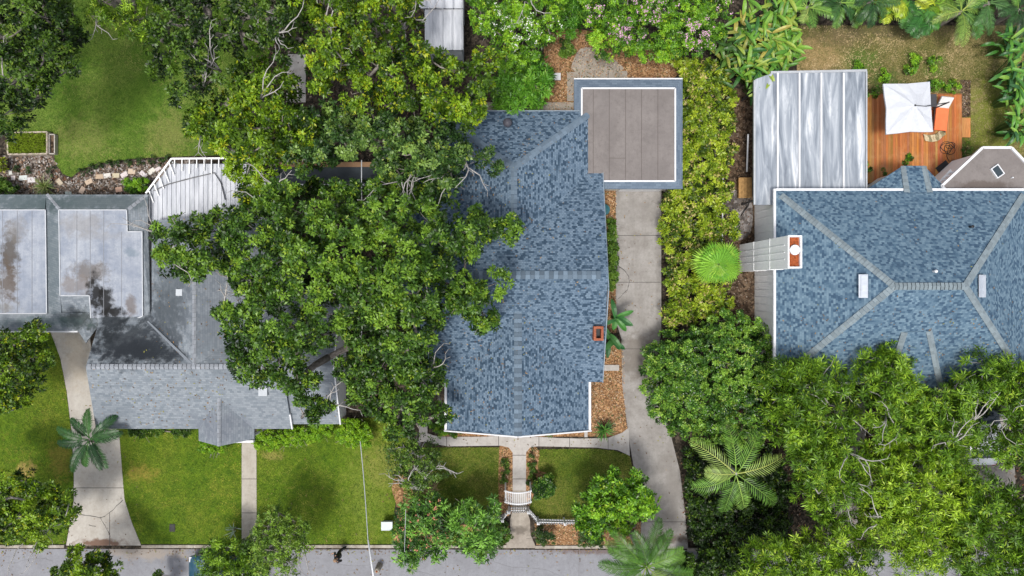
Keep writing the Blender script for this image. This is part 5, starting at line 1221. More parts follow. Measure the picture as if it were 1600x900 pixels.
# coconut palm: fronds by compass direction seen in the photo
palm('coconut_palm', 'palm with long arching feathery fronds right of the long driveway', 1150, 740, 4.6, 9, 3.0, 101, CG, base=(1131, 719), nl=19, ll=.68, lw=.065,
     angles=[(A(95), .35, 2.9), (A(140), .3, 3.0), (A(60), .35, 2.7), (A(15), .3, 2.8), (A(-35), .3, 3.0), (A(-75), .25, 2.4), (A(-110), .3, 2.5), (A(-152), .3, 2.5), (A(178), .6, 1.7)], r=.13, bark='bark_pale')
DGp = [(.012, .045, .012), (.018, .065, .015), (.025, .08, .018), (.04, .11, .025)]
palm('dark_palm', 'dark green palm crossing the curved driveway', 140, 687, 3.4, 11, 1.75, 102, DGp, base=(150, 690), nl=20, ll=.42, lw=.09, r=.11, el=(.1, .6), droop=(.7, 1.2))
palm('kerb_palm', 'palm with grey slanting trunk at the bottom edge', 1010, 885, 4.3, 18, 2.6, 103, [(.04, .11, .012), (.065, .16, .018), (.10, .21, .03), (.045, .12, .012), (.15, .23, .05)], base=(986, 832), nl=30, ll=.6, lw=.07, r=.15, el=(.0, .8), bark='bark_pale')
for i, (px, py, lab, cs, L, nf) in enumerate([(1262, 12, 'leafy palm clump nearest the carport along the top edge', CG, 1.5, 10), (1312, 5, 'fine leaved palm second from the left at the top edge', CG[:2] + DGp[2:], 1.5, 10), (1362, 2, 'dark palm with drooping fronds third at the top edge', DGp, 1.5, 10),
                                 (1502, 18, 'fan shaped pale frond palm above the dry lawn', [(.08, .18, .03), (.14, .25, .04), (.2, .3, .06)], 1.9, 11), (1545, 5, 'palm near the top right corner', [(.06, .15, .04), (.1, .2, .03)], 1.7, 10), (1592, 15, 'palm in the very top right corner', DGp + CG[:1], 1.6, 9)]):
    palm('garden_palm', lab, px, py, 2.4, nf, L, 110 + i, cs, nl=18, ll=.45, lw=.07, group='palms along the top edge of the dry lawn', el=(.1, .9))
YL = [(.16, .3, .02), (.28, .4, .02), (.36, .44, .03), (.12, .26, .02)]
def split_leaf_plant(name, lab, px, py, h, r, n, seed, cols, group):
    """big split leaves with finger lobes"""
    rng = np.random.default_rng(seed); c = P(px, py, h); root = thing(name, lab, 'plant', (c.x, c.y, 0), group); mb = MB()
    for i in range(n):
        out, colr, rach = [], [], []; az = rng.uniform(0, 6.28); b = (c.x + rng.normal(0, .25), c.y + rng.normal(0, .25), h * rng.uniform(.7, 1.1)); col = np.array(cols[rng.integers(0, len(cols))])
        frond(out, colr, rach, b, az, rng.uniform(.1, .6), r * rng.uniform(.8, 1.2), 11, r * .5, r * .085, 1.1, col, rng, vang=1.05)
        quads('leaf', np.array(out), np.array(colr), M['leaf'], root); mb.tube([(c.x, c.y, 0), b], [.03, .02], 5, col=(.1, .16, .04)); mb.tube(rach[0][0], rach[0][1], 4, col=tuple(col))
    mb.build('stalks', M['tint'], root)
for i, (px, py, lab, cs) in enumerate([(1398, 8, 'split leaf plant with yellow green leaves left of the darkest one', YL), (1445, 25, 'split leaf plant with dark green leaves at the top', [(.03, .12, .02), (.06, .18, .03)]), (1470, 12, 'split leaf plant with bright yellow green round leaves', YL), (1340, 8, 'split leaf plant with mid green leaves', CG), (1525, 12, 'split leaf plant with fresh green leaves near the right corner', [(.05, .16, .03), (.10, .23, .04)])]):
    split_leaf_plant('split_leaf_plant', lab, px, py, 1.9, 1.05, 15, 130 + i, cs, 'split leaf plants along the top edge')
BN = [(.07, .19, .02), (.10, .24, .025), (.15, .29, .03), (.22, .30, .04), (.03, .11, .02), (.3, .27, .05)]
for i, (px, py, h, L, lab, cs) in enumerate([(1185, 45, 2.6, 1.7, 'paddle leaved banana clump at the top beside the pink bush', BN), (1225, 20, 2.6, 1.6, 'paddle leaved banana clump with lighter green leaves', BN[:4]), (1190, 105, 2.6, 1.5, 'yellowing banana clump overhanging the carport corner', BN[:5]), (1150, 80, 2.2, 1.4, 'low dark banana clump above the croton hedge', [(.04, .1, .02), (.07, .15, .02), (.2, .22, .04)]), (1225, 70, 2.4, 1.4, 'banana clump right beside the dry lawn', BN[:4])]):
    paddle_plant('banana_plant', lab, px, py, h, L * .62, .2, 95, 140 + i, cs, 'banana plants beside the carport', spread=.55)
for i, (px, py, lab) in enumerate([(1588, 62, 'uppermost paddle leaved plant on the right edge'), (1592, 110, 'second paddle leaved plant down the right edge'), (1594, 150, 'third paddle leaved plant down the right edge'), (1596, 195, 'lowest paddle leaved plant on the right edge')]):
    paddle_plant('paddle_plant', lab, px, py, 2.0, 1.0, .2, 42, 150 + i, [(.04, .14, .02), (.09, .24, .03), (.16, .3, .04), (.03, .1, .03)], 'paddle leaved plants on the right edge', spread=.35)
paddle_plant('banana_plant', 'deep green banana plant above the brick chimney corner', 962, 497, 1.6, 1.15, .3, 9, 160, [(.03, .12, .03), (.05, .18, .03)], None, spread=.1)
paddle_plant('banana_plant', 'dark green banana plant right of the brick chimney', 957, 532, 1.4, 1.05, .3, 9, 161, [(.02, .09, .025), (.04, .13, .03)], None, spread=.12)
def spiky(name, lab, px, py, h, L, W, n, seed, cols, cat='plant', group=None):
    rng = np.random.default_rng(seed); c = P(px, py, h); root = thing(name, lab, cat, (c.x, c.y, 0), group); out, colr = [], []
    for i in range(n): strip_leaf(out, colr, (c.x + rng.normal(0, .05), c.y + rng.normal(0, .05), h * rng.uniform(.5, 1)), rng.uniform(0, 6.28), rng.uniform(.1, 1.3), L * rng.uniform(.7, 1.1), W, rng.uniform(.3, 1.2), np.array(cols[rng.integers(0, len(cols))]), rng, 3)
    quads('blades', np.array(out), np.array(colr), M['leaf'], root); mb = MB(); mb.tube([(c.x, c.y, 0), (c.x, c.y, h)], [.05, .04], 6); mb.build('stem', M['bark_brown'], root); return root
spiky('spiky_plant', 'spiky rosette plant beside the house corner and driveway', 944, 672, .6, .75, .06, 60, 170, [(.04, .12, .02), (.08, .2, .03), (.03, .08, .02)])
spiky('spiky_plant', 'small spiky plant on the narrow mulch bed under the south eave', 857, 676, .3, .4, .04, 40, 171, [(.04, .1, .02), (.07, .16, .02)])
spiky('ornamental_grass', 'pale tufted grass in the gravel bed', 70, 292, .3, .75, .035, 90, 172, [(.14, .2, .04), (.2, .25, .08), (.3, .3, .14), (.07, .14, .02)])
spiky('spiky_plant', 'pale green agave at the foot of the straight path', 366, 828, .4, .7, .05, 14, 173, [(.2, .3, .22), (.3, .38, .3)])
spiky('ornamental_grass', 'brown tipped tuft above the pink tipped plumeria', 672, 772, 2.6, .55, .04, 70, 174, [(.3, .2, .12), (.2, .22, .06), (.38, .26, .16)])
# fan palm: ball of pleated fans
def fan_palm(px, py, h, seed):
    rng = np.random.default_rng(seed); c = P(px, py, h); root = thing('fan_palm', 'fan palm with round crown of pleated leaves beside the white chimney', 'palm tree', (c.x, c.y, 0)); b = P(px, py, h)
    mb = MB(); mb.tube([(c.x, c.y, -.05), (c.x + .03, c.y, h * .5), (c.x, c.y, h)], [.2, .15, .13], 10); mb.build('trunk', M['bark'], root, True)
    for i in range(30):
        az = i * 2.399 + rng.normal(0, .35); e = [1.0, .6, .3, .1][min(3, i // 8)] + rng.normal(0, .08); pl = [.12, .3, .5, .6][min(3, i // 8)] * rng.uniform(.8, 1.2); d = np.array([math.cos(az) * math.cos(e), math.sin(az) * math.cos(e), math.sin(e)])
        hub = np.array(c) + d * pl; s = unit(np.cross(d, [0, 0, 1.])); e2_ = e * .35; d = np.array([math.cos(az) * math.cos(e2_), math.sin(az) * math.cos(e2_), math.sin(e2_)]); up_ = np.cross(s, d); RL = rng.uniform(.65, .98); out, colr = [], []; col = np.array([(.12, .29, .025), (.17, .35, .03), (.23, .4, .045)][rng.integers(0, 3)])
        n = 26; prev = None
        for k in range(n + 1):
            a = (k / n - .5) * R(230); v = d * math.cos(a) + s * math.sin(a); lift = (.03 if k % 2 else -.03)
            droop = np.array([0, 0, 1.]) * (.10 + .1 * abs(a))
            RLk = RL * rng.uniform(.82, 1.1); m = hub + v * RL * .62 + up_ * lift - droop * .3; t = hub + v * RLk * (1.0 if k % 2 else .93) - droop * rng.uniform(1.0, 2.2)
            if prev is not None: out.append([hub, prev[0], m, hub + v * .01]); cc = col * (1.15 if k % 2 else .8) * rng.uniform(.9, 1.1); colr.append(cc); w_ = (m - prev[0]) * .28; mm = (m + prev[0]) / 2; tt = (t + prev[1]) / 2; out.append([mm - w_ * 1.7, mm + w_ * 1.7, tt + w_ * .3, tt - w_ * .3]); colr.append(cc * 1.1)
            prev = (m, t)
        f = quads('fan_leaf', np.array(out), np.array(colr), M['leaf'], root); mb = MB(); mb.tube([tuple(c), tuple(hub)], [.02, .014], 4, col=(.15, .25, .06)); k = mb.build('petiole', M['tint']); k.parent = f; k.location = (0, 0, 0)
fan_palm(1122, 413, 3.7, 180)
print('LEAVES', COUNT[0])
# ------------------------------------------------------------------ OBJECTS
def obox(mb, px, py, z, dx, dy, dz, rz=0, col=None, mi=0):
    c = P(px, py, z); mb.box((c.x, c.y, z), (dx, dy, dz), rz, col, mi)
# timber deck
DK_ = thing('deck', 'orange brown timber deck with vertical planks beside the carport', 'deck', P(1430, 215)); zd = .35; r = rect(1355, 148, 1500, 286, zd); mb = MB(); x = r[0]
while x < r[1] - .05:
    c0 = random.choice([(.36, .125, .03), (.42, .16, .04), (.30, .10, .028), (.46, .19, .055), (.38, .15, .05)]); c = tuple(v * random.uniform(.8, 1.15) for v in c0)
    yb = r[2]; 
    ycut = random.uniform(r[2] + 1, r[3] - 1)
    for (ya, yc) in ((r[2], ycut - .004), (ycut + .004, r[3])):
        mb.box((x + .066, (ya + yc) / 2, zd - .02), (.132, yc - ya, .04), col=tuple(v * random.uniform(.92, 1.08) for v in c))
    x += .14
m_deck = NT('deck_wood', .55, .3); at = m_deck.n('ShaderNodeAttribute', attribute_name='Col'); gr = m_deck.noise(5, 5, .7, m_deck.mapv(m_deck.obj(), (6, .4, 1)))
cdk = m_deck.mix(m_deck.ramp(gr, [(.3, .55), (.6, 0)]), at.outputs['Color'], (.16, .055, .018)); cdk = m_deck.mix(m_deck.ramp(m_deck.noise(1.3, 4, .6), [(.5, 0), (.75, .4)]), cdk, (.5, .3, .14)); m_deck.base(cdk); m_deck = m_deck.m
mb.build('planks', m_deck, DK_)
mb = MB()
for a, b in (((1355, 148), (1500, 148)), ((1500, 148), (1500, 286)), ((1355, 286), (1500, 286))): mb.bar(P(*a, zd - .16), P(*b, zd - .16), .05, .28, col=(.3, .11, .035))
for px in (1360, 1400, 1445, 1495):
    for py in (152, 215, 280): c = P(px, py, .1); mb.prism([(c.x - .05, c.y - .05), (c.x + .05, c.y - .05), (c.x + .05, c.y + .05), (c.x - .05, c.y + .05)], 0, .3, col=(.2, .09, .03))
mb.build('frame', m_deck, DK_)
mb = MB(); r = rect(1501, 184, 1516.5, 214.5, .2)
for k in range(4): w_ = (r[1] - r[0]) / 4; mb.box((r[0] + w_ * (k + .5), (r[2] + r[3]) / 2, .18), (w_ - .008, r[3] - r[2], .04), col=(.45 + .03 * k, .22, .07))
mb.box(((r[0] + r[1]) / 2, (r[2] + r[3]) / 2, .08), (r[1] - r[0] - .04, r[3] - r[2] - .04, .16), col=(.25, .1, .04)); mb.build('step', m_deck, DK_)
# cantilever umbrella
UM = thing('cantilever_umbrella', 'square white cantilever umbrella standing on the timber deck', 'umbrella', P(1439, 175, zd)); zu = 2.55
cor = [P(1380, 131, zu), P(1453, 127.5, zu), P(1458, 206, zu), P(1384.5, 210, zu)]; ap = P(1430, 164.5, 3.05)
mb = MB(); ring = []
for i in range(4):
    a, b = cor[i], cor[(i + 1) % 4]; mid = a.lerp(b, .5); mid = mid.lerp(ap, .05); mid.z = zu + .06; ring += [a, a.lerp(b, .25).lerp(ap, .02), mid, a.lerp(b, .75).lerp(ap, .02)]
for i in range(16):
    a, b = ring[i], ring[(i + 1) % 16]; ma, mb_ = a.lerp(ap, .5), b.lerp(ap, .5); ma.z -= .07 * (1 if i % 2 == 1 else 0); mb_.z -= .07 * (1 if (i + 1) % 2 == 1 else 0)
    mb.face([a, b, mb_, ma]); mb.face([ma, mb_, ap])
    lo = Vector((0, 0, -.1)); mb.face([a + lo, b + lo, b, a])
cn = mb.build('canopy', M['canvas'], UM); mb = MB()
for i in range(0, 16, 2): mb.tube([ap - Vector((0, 0, .06)), ring[i] - Vector((0, 0, .07))], .013, 5)
mb.build('ribs', M['dark_metal'], UM)
mb = MB(); mb.lathe(ap - Vector((0, 0, .02)), [(.05, 0), (.05, .05), (.02, .08), (0, .09)], 10); mb.build('finial', M['black'], UM)
pb = P(1482, 160, 2.9); mb = MB(); mb.tube([(pb.x, pb.y, zd), (pb.x, pb.y, 2.3), (pb.x, pb.y, 2.95)], .04, 8); mb.build('pole', M['dark_metal'], UM)
mb = MB(); mb.tube([(pb.x, pb.y, 2.9), tuple(P(1447, 166, 3.0))], .028, 6); mb.tube([tuple(P(1447, 166, 3.0)), tuple(ap + Vector((0, 0, -.02)))], .022, 6); mb.build('arm', M['dark_metal'], UM)
mb = MB()
for dx, dy in ((1, 0), (0, 1)): mb.box((pb.x, pb.y, zd + .03), (1.0 if dx else .09, 1.0 if dy else .09, .06))
for dx in (-.3, .3):
    for dy in (-.3, .3): mb.box((pb.x + dx, pb.y + dy, zd + .05), (.42, .42, .07))
mb.build('base', M['black'], UM)
# lounger
LO = thing('lounger', 'coral cushioned lounger with pale grey raised headrest on the deck', 'lounger', P(1472, 182, zd)); rz = R(-6); z0 = zd + .35
c = P(1470.5, 185, z0); Mz = Matrix.Rotation(rz, 3, 'Z'); mb = MB(); mb.box(c, (.72, 1.42, .1), rz); mb.build('seat_cushion', M['coral'], LO, bevel=.03)
mb = MB(); cz = Mz @ Vector((0, .9, .22)); mb.box(c + cz, (.70, .66, .10), M=Mz @ Matrix.Rotation(R(40), 3, 'X')); mb.build('headrest', M['fabric_grey'], LO, bevel=.03)
mb = MB()
for s in (-1, 1): mb.box(c + Mz @ Vector((s * .36, .1, -.09)), (.05, 1.75, .06), rz)
mb.box(c + Mz @ Vector((0, -.6, -.09)), (.67, .05, .05), rz); mb.box(c + Mz @ Vector((0, .6, -.09)), (.67, .05, .05), rz); mb.build('frame', M['dark_metal'], LO)
for s in (-1, 1):
    for t in (-.65, .8):
        p = c + Mz @ Vector((s * .36, t, 0)); mb = MB(); mb.tube([(p.x, p.y, zd), (p.x, p.y, z0 - .06)], .02, 6); mb.build('leg', M['dark_metal'], LO)
# side table under the umbrella edge
ST = thing('side_table', 'small dark side table between umbrella and lounger', 'table', P(1457, 157, zd)); c = P(1458, 157, zd + .45); mb = MB(); mb.box(c, (.4, .75, .04)); mb.build('table_top', M['dark_metal'], ST)
for a in (-.17, .17):
    for b in (-.33, .33): mb = MB(); mb.tube([(c.x + a, c.y + b, zd), (c.x + a, c.y + b, c.z - .02)], .015, 6); mb.build('leg', M['dark_metal'], ST)
# striped folded towel chair
mb = MB(); c = P(1459, 210, zd + .05); n = 12
Mz = Matrix.Rotation(R(18), 3, 'Z')
for i in range(n):
    for j in range(6):
        def q(u, v): return c + Mz @ Vector(((u / n - .5) * 1.25, (v / 6 - .5) * .42 - .22 * math.sin(u / n * 3.1), .05 + .05 * math.sin(u * 1.1) + .03 * math.cos(v * 1.3 + u)))
        st_ = (i // 2) % 2; mb.face([q(i, j), q(i + 1, j), q(i + 1, j + 1), q(i, j + 1)], col=(.62, .52, .34) if st_ == 0 else (.30, .26, .15))
o = mb.build('striped_towel', M['tint'], None, True); tag(o, 'crumpled beige striped towel under the umbrella corner', 'towel'); sd = o.modifiers.new('solid', 'SOLIDIFY'); sd.thickness = .025
# hose
mb = MB(); path = []
for i in range(120):
    t = i / 119 * 2 * math.pi * 4.2; k = .30 + .1 * math.sin(t * .31); cx, cy = .16 * math.cos(t * .27 + 1), .13 * math.sin(t * .43); c = P(1481, 231, zd)
    path.append((c.x + cx + k * math.cos(t), c.y + cy + k * .8 * math.sin(t), zd + .02 + .015 * (i / 119) + .01 * math.sin(t * 2.3)))
c = P(1484, 252, zd); path += [(c.x - .2, c.y + .3, zd + .02), (c.x - .05, c.y, zd + .02), (c.x + .3, c.y + .1, zd + .02)]
mb.tube(path, .016, 6); tag(mb.build('garden_hose', M['black'], None, True), 'black garden hose coiled loosely on the deck', 'hose')
mb = MB(); obox(mb, 1474, 262, zd + .012, .78, .55, .02, R(38)); tag(mb.build('door_mat', M['black'], None, bevel=.008), 'black rectangular mat lying askew on the deck', 'mat')
# arbor over the front walk
AR = thing('garden_arbor', 'white arched garden arbor spanning the front walk', 'arbor', P(809, 755)); zs_, za = 1.95, 2.35
ca, cb = P(789.5, 766, zs_), P(829.5, 766, zs_); ys = [P(809, 767, zs_).y, P(809, 784, zs_).y]; xm_, hw_ = (ca.x + cb.x) / 2, (cb.x - ca.x) / 2
def arc(u, y): return Vector((xm_ + hw_ * u, y, zs_ + (za - zs_) * (1 - u * u)))
for y in ys:
    mb = MB(); pts = [arc(-1 + 2 * k / 14, y) for k in range(15)]
    for a, b in zip(pts, pts[1:]): mb.bar(a, b + (b - a) * .04, .05, .12)
    mb.build('arch', M['white'], AR)
mb = MB()
for k in range(13):
    u = -.93 + 1.86 * k / 12; mb.bar(arc(u, ys[0] + .06) + Vector((0, 0, .07)), arc(u, ys[1] - .06) + Vector((0, 0, .07)), .035, .03)
mb.build('lattice', M['white'], AR)
for x in (ca.x, cb.x):
    for y in ys: mb = MB(); mb.prism([(x - .045, y - .045), (x + .045, y - .045), (x + .045, y + .045), (x - .045, y + .045)], 0, zs_ + .05); mb.build('post', M['white'], AR)
    mb = MB()
    for z in (.4, .8, 1.2, 1.6): mb.bar((x, ys[0], z), (x, ys[1], z), .025, .03)
    mb.build('side_rail', M['white'], AR)
# picket fence runs and gate
def pickets(root, a, b, h=.95, gap=.155):
    a, b = Vector((*P(*a, h)[:2], 0)), Vector((*P(*b, h)[:2], 0)); L = (b - a).length; d = (b - a).normalized(); nv = Vector((-d.y, d.x, 0)); n = max(2, int(L / gap)); mb = MB()
    for i in range(n + 1):
        p = a + d * (L * i / n) - nv * .03; s = d * .042; t = nv * .011
        q = [p - s - t, p + s - t, p + s + t, p - s + t]; z1 = h - .07
        lo = [(v.x, v.y, .05) for v in q]; hi_ = [(v.x, v.y, z1) for v in q]; t1 = (p - t) ; t2 = (p + t)
        for k in range(4): mb.face([lo[k], lo[(k + 1) % 4], hi_[(k + 1) % 4], hi_[k]])
        mb.face([hi_[0], hi_[1], (t1.x, t1.y, h)]); mb.face([hi_[2], hi_[3], (t2.x, t2.y, h)]); mb.face([hi_[1], hi_[2], (t2.x, t2.y, h), (t1.x, t1.y, h)]); mb.face([hi_[3], hi_[0], (t1.x, t1.y, h), (t2.x, t2.y, h)])
    mb.build('pickets', M['white'], root)
    mb = MB()
    for z in (.3, .74): mb.bar(a + nv * .015 + Vector((0, 0, z)), b + nv * .015 + Vector((0, 0, z)), .05, .08)
    mb.build('rail', M['white'], root)
def fpost(root, px, py, h=1.1):
    c = P(px, py, h); mb = MB(); mb.prism([(c.x - .055, c.y - .055), (c.x + .055, c.y - .055), (c.x + .055, c.y + .055), (c.x - .055, c.y + .055)], 0, h); mb.prism([(c.x - .08, c.y - .08), (c.x + .08, c.y - .08), (c.x + .08, c.y + .08), (c.x - .08, c.y + .08)], h, h + .03)
    mb.lathe((c.x, c.y, h + .03), [(.06, 0), (.07, .05), (.0, .12)], 8); mb.build('post', M['white'], root)
F1_ = thing('picket_fence', 'white picket fence right of the lower walk', 'fence', P(870, 815)); pickets(F1_, (826, 801), (841, 818)); pickets(F1_, (841, 818), (925, 820)); pickets(F1_, (925, 820), (985, 822))
for q in ((841, 818), (883, 819), (826, 801), (925, 820), (985, 822)): fpost(F1_, *q)
F2_ = thing('picket_fence', 'white picket fence left of the lower walk behind plumeria', 'fence', P(710, 812)); pickets(F2_, (795, 801), (785, 814)); pickets(F2_, (785, 814), (700, 816)); pickets(F2_, (700, 816), (628, 817))
for q in ((795, 801), (785, 814), (740, 815), (700, 816), (664, 817), (629, 817)): fpost(F2_, *q)
GT = thing('garden_gate', 'white picket gate closing the front walk', 'gate', P(810, 795)); pickets(GT, (797.5, 800), (823.5, 800), 1.0, .13)
c = P(822, 799, .8); mb = MB(); mb.box((c.x, c.y + .04, .8), (.12, .05, .04)); mb.build('latch', M['dark_metal'], GT)
# raised garden bed
RB = thing('raised_bed', 'raised planting bed framed in pale timber, full of yellow green seedlings', 'raised bed', P(42, 224)); hb = .4; q = Wp([(11, 207), (73, 206), (73, 240), (12, 241)], hb); mb = MB()
for i in range(4): mb.bar(q[i] - Vector((0, 0, .2)), q[(i + 1) % 4] - Vector((0, 0, .2)), .08, .4)
mb.build('frame', plain('pale_timber', (.42, .36, .3), .85, var=.2, scale=8), RB); mb = MB(); mb.prism([(p.x + (.06 if i in (0, 3) else -.06), p.y + (-.06 if i < 2 else .06)) for i, p in enumerate(q)], .0, .3); mb.build('soil', m_soil, RB)
rng = np.random.default_rng(5); n = 1500; x = rng.uniform(q[0].x + .08, q[1].x - .08, n); y = rng.uniform(q[2].y + .06, q[0].y - .06, n); p = np.stack([x, y, np.full(n, .3)], -1); az = rng.uniform(0, 6.28, n); d = unit(np.stack([np.cos(az), np.sin(az), rng.uniform(.6, 1.6, n)], -1)); L = rng.uniform(.15, .32, (n, 1)); s = np.stack([-np.sin(az), np.cos(az), az * 0], -1) * .014
V = np.stack([p - s, p + s, p + d * L + s * .6, p + d * L - s * .6], 1); g_ = quads('seedlings', V, np.array([[.17, .25, .015]]) * rng.uniform(.5, 1.4, (n, 1)), M['grass_blade'], RB)
R2 = thing('raised_bed', 'narrow raised planter beside the framed bed, dark soil inside', 'raised bed', P(81, 224)); q = Wp([(76.5, 210), (85, 210), (85, 240), (76.5, 240)], .3); mb = MB()
for i in range(4): mb.bar(q[i] - Vector((0, 0, .15)), q[(i + 1) % 4] - Vector((0, 0, .15)), .06, .3)
mb.build('frame', plain('pale_timber2', (.40, .37, .33), .85, var=.2, scale=8), R2); mb = MB(); mb.prism([(p.x + (.05 if i in (0, 3) else -.05), p.y + (-.05 if i < 2 else .05)) for i, p in enumerate(q)], 0, .2); mb.build('soil', m_soil, R2)
# stepping stones
SS = [(16.5, 269.5, .2, .28, 10, 'small white stone leftmost in the bed'), (20.5, 278, .25, .28, 0, 'small pale stone left of two white ones'), (36.5, 278, .46, .3, 3, 'white stone left of the adjoining pair'), (49, 281, .46, .3, 3, 'white stone right of the adjoining pair'),
      (93, 284.5, .4, .27, -50, 'tilted tan stone below the lawn corner'), (139, 284, .44, .28, 25, 'tan stone slanting up to the right'), (128.5, 297, .42, .28, 60, 'tan stone nearest the grey eave'), (107, 301.5, .4, .16, 0, 'grey stone half under the grey eave'),
      (155.5, 276, .46, .27, 2, 'pinkish stone starting the row'), (168, 274.5, .42, .28, 8, 'white stone second in the row'), (181.5, 274, .42, .27, 2, 'tan stone third in the row'), (194, 273, .42, .28, 28, 'white stone fourth in the row, turned'), (206, 268, .44, .3, -5, 'pale stone fifth in the row'),
      (224, 272.5, .46, .26, -42, 'white stone steeply turned near the patio roof'), (237, 267.5, .44, .28, 38, 'white stone closest to the white rafter frame'), (247, 264, .36, .22, 30, 'pink stone partly under the white rafter frame'), (186, 296, .4, .3, 10, 'reddish stone in front of the green shrub')]
for px, py, a, b, ang, lab in SS:
    cst = (.62, .6, .58) if 'white' in lab else ((.5, .35, .27) if ('pink' in lab or 'red' in lab) else ((.4, .42, .42) if 'grey stone' in lab else (.55, .45, .34)))
    mb = MB(); c = P(px, py, .05); n_ = 12; pts = []
    for k in range(4):
        sx, sy = ((-1, -1), (1, -1), (1, 1), (-1, 1))[k]; pts.append((sx * a / 2 * random.uniform(.92, 1.05), sy * b / 2 * random.uniform(.92, 1.05)))
    Mz = Matrix.Rotation(R(ang), 2); mb.prism([(c.x + (Mz @ Vector(p_)).x, c.y + (Mz @ Vector(p_)).y) for p_ in pts], .0, .07, col=tuple(v * random.uniform(.92, 1.05) for v in cst))
    tag(mb.build('stepping_stone', M['tint'], None, bevel=.015), lab, 'stepping stone', 'stepping stones in the gravel bed')
for i, (px, py, lab) in enumerate([(871, 120, 'larger white square block on the orange mulch'), (863.5, 120, 'smaller white block beside the larger one on the mulch')]):
    mb = MB(); obox(mb, px, py, .08, .38 if i == 0 else .2, .42 if i == 0 else .36, .16); tag(mb.build('concrete_block', M['white'], None, bevel=.015), lab, 'block')
# soil strip things: rail, box, pole, bin
WR = thing('rail_fence', 'thin white rail fence along the croton hedge', 'fence', P(1128, 330)); mb = MB(); mb.bar(P(1130, 245, 1.3), P(1128, 410, 1.3), .06, .06); mb.bar(P(1130, 245, .7), P(1128, 410, .7), .04, .06); mb.build('rail', M['white'], WR)
for py in (246, 300, 342, 408): c = P(1129, py, 1.35); mb = MB(); mb.prism([(c.x - .05, c.y - .05), (c.x + .05, c.y - .05), (c.x + .05, c.y + .05), (c.x - .05, c.y + .05)], 0, 1.36); mb.build('post', M['white'], WR)
WB = thing('wooden_box', 'brown wooden storage box beside the carport gutter', 'box', P(1163, 293)); mb = MB(); obox(mb, 1163, 293.5, .3, .68, 1.15, .6); mb.build('body', plain('box_wood', (.30, .17, .06), .8, var=.25, scale=6), WB); mb = MB()
for k in range(4): c = P(1163, 293.5, .62); mb.box((c.x - .26 + k * .175, c.y, .63), (.165, 1.2, .04))
mb.build('lid', plain('box_lid', (.36, .21, .08), .8, var=.3, scale=6), WB)
mb = MB(); mb.tube([tuple(P(1167, 268, .25)), tuple(P(1169, 210, 1.6))], .05, 8); tag(mb.build('white_pole', M['white']), 'white pole leaning above the wooden box', 'pole')
mb = MB(); mb.tube([tuple(P(1158, 337, .05)), tuple(P(1163, 329, .1)), tuple(P(1169, 322, .3)), tuple(P(1171, 312, .9))], .035, 6); tag(mb.build('black_pipe', M['black'], None, True), 'short black pipe lying on grey soil by the carport', 'pipe')
TB = thing('rain_barrel', 'teal rain barrel half hidden by the blue roof edge', 'barrel', P(946, 327)); c = P(945.5, 327, 1.0); mb = MB(); mb.lathe((c.x, c.y, 0), [(.26, 0), (.31, .25), (.32, .5), (.3, .85), (.27, .95)], 20); mb.build('body', M['teal'], TB, True)
mb = MB(); mb.lathe((c.x, c.y, .95), [(.29, 0), (.29, .04), (.1, .06), (0, .06)], 20); mb.build('lid', plain('dark_teal', (.015, .10, .12), .5), TB)
# utility items in the front lawn and street
c = P(269, 825, .06); mb = MB(); mb.prism([(c.x - .17, c.y - .23), (c.x + .17, c.y - .23), (c.x + .17, c.y + .23), (c.x - .17, c.y + .23)], .0, .05); mb.box((c.x, c.y, .055), (.28, .4, .02)); tag(mb.build('meter_cover', M['black'], None, bevel=.01), 'small black meter cover set in the lawn', 'meter cover')
UB = thing('utility_box', 'white rounded utility box on the lawn edge near the street', 'utility box', P(604, 822)); mb = MB(); obox(mb, 605, 821, .35, .58, .36, .7); mb.build('body', plain('box_pale', (.42, .46, .48), .5), UB, bevel=.04)
mb = MB(); obox(mb, 604.5, 821, .74, .66, .44, .09); mb.build('lid', plain('lid_pale', (.46, .51, .53), .45), UB, bevel=.035)
SB = thing('street_post', 'pale concrete post standing in the street at the bottom edge', 'post', P(588, 888)); c = P(588.5, 893, .9); mb = MB(); mb.lathe((c.x, c.y, 0), [(.2, 0), (.18, .1), (.17, .8), (.13, .88), (0, .9)], 12); mb.build('post', m_kerb, SB)
mb = MB(); mb.lathe((c.x, c.y, .9), [(.06, 0), (.05, .04), (0, .05)], 8); mb.build('cap_bolt', M['rust'], SB)
SW = thing('overhead_cable', 'long thin overhead cable crossing the lawn to the street', 'cable', P(575, 800, 5)); a, b, d = P(563, 690, 4.2), P(575, 843, 5.0), P(583, 897, 5.4)
mb = MB(); mb.tube([a, a.lerp(b, .33) - Vector((0, 0, .12)), a.lerp(b, .66) - Vector((0, 0, .1)), b], .022, 5); mb.build('wire', M['grey_metal'], SW)
e = P(600, 1010, 6.0); mb = MB(); mb.tube([b, d, e], [.04, .05, .05], 8); mb.build('sleeve', M['white'], SW, True)
a = P(568, 300, 6); mb = MB(); 
SX = thing('overhead_cable', 'grey overhead cable running up beneath the big tree', 'cable', P(566, 560, 5)); mb.tube([P(565, 250, 8.2), P(565, 420, 7.6), P(565, 560, 7.4)], .025, 5); mb.build('wire', M['grey_metal'], SX)
SY = thing('overhead_cable', 'short thin cable beside the plumeria above the fence', 'cable', P(632, 820, 4)); mb = MB(); mb.tube([P(634, 796, 4.2), P(633, 830, 4.1), P(632, 862, 4.0)], .014, 5); mb.build('wire', M['grey_metal'], SY)

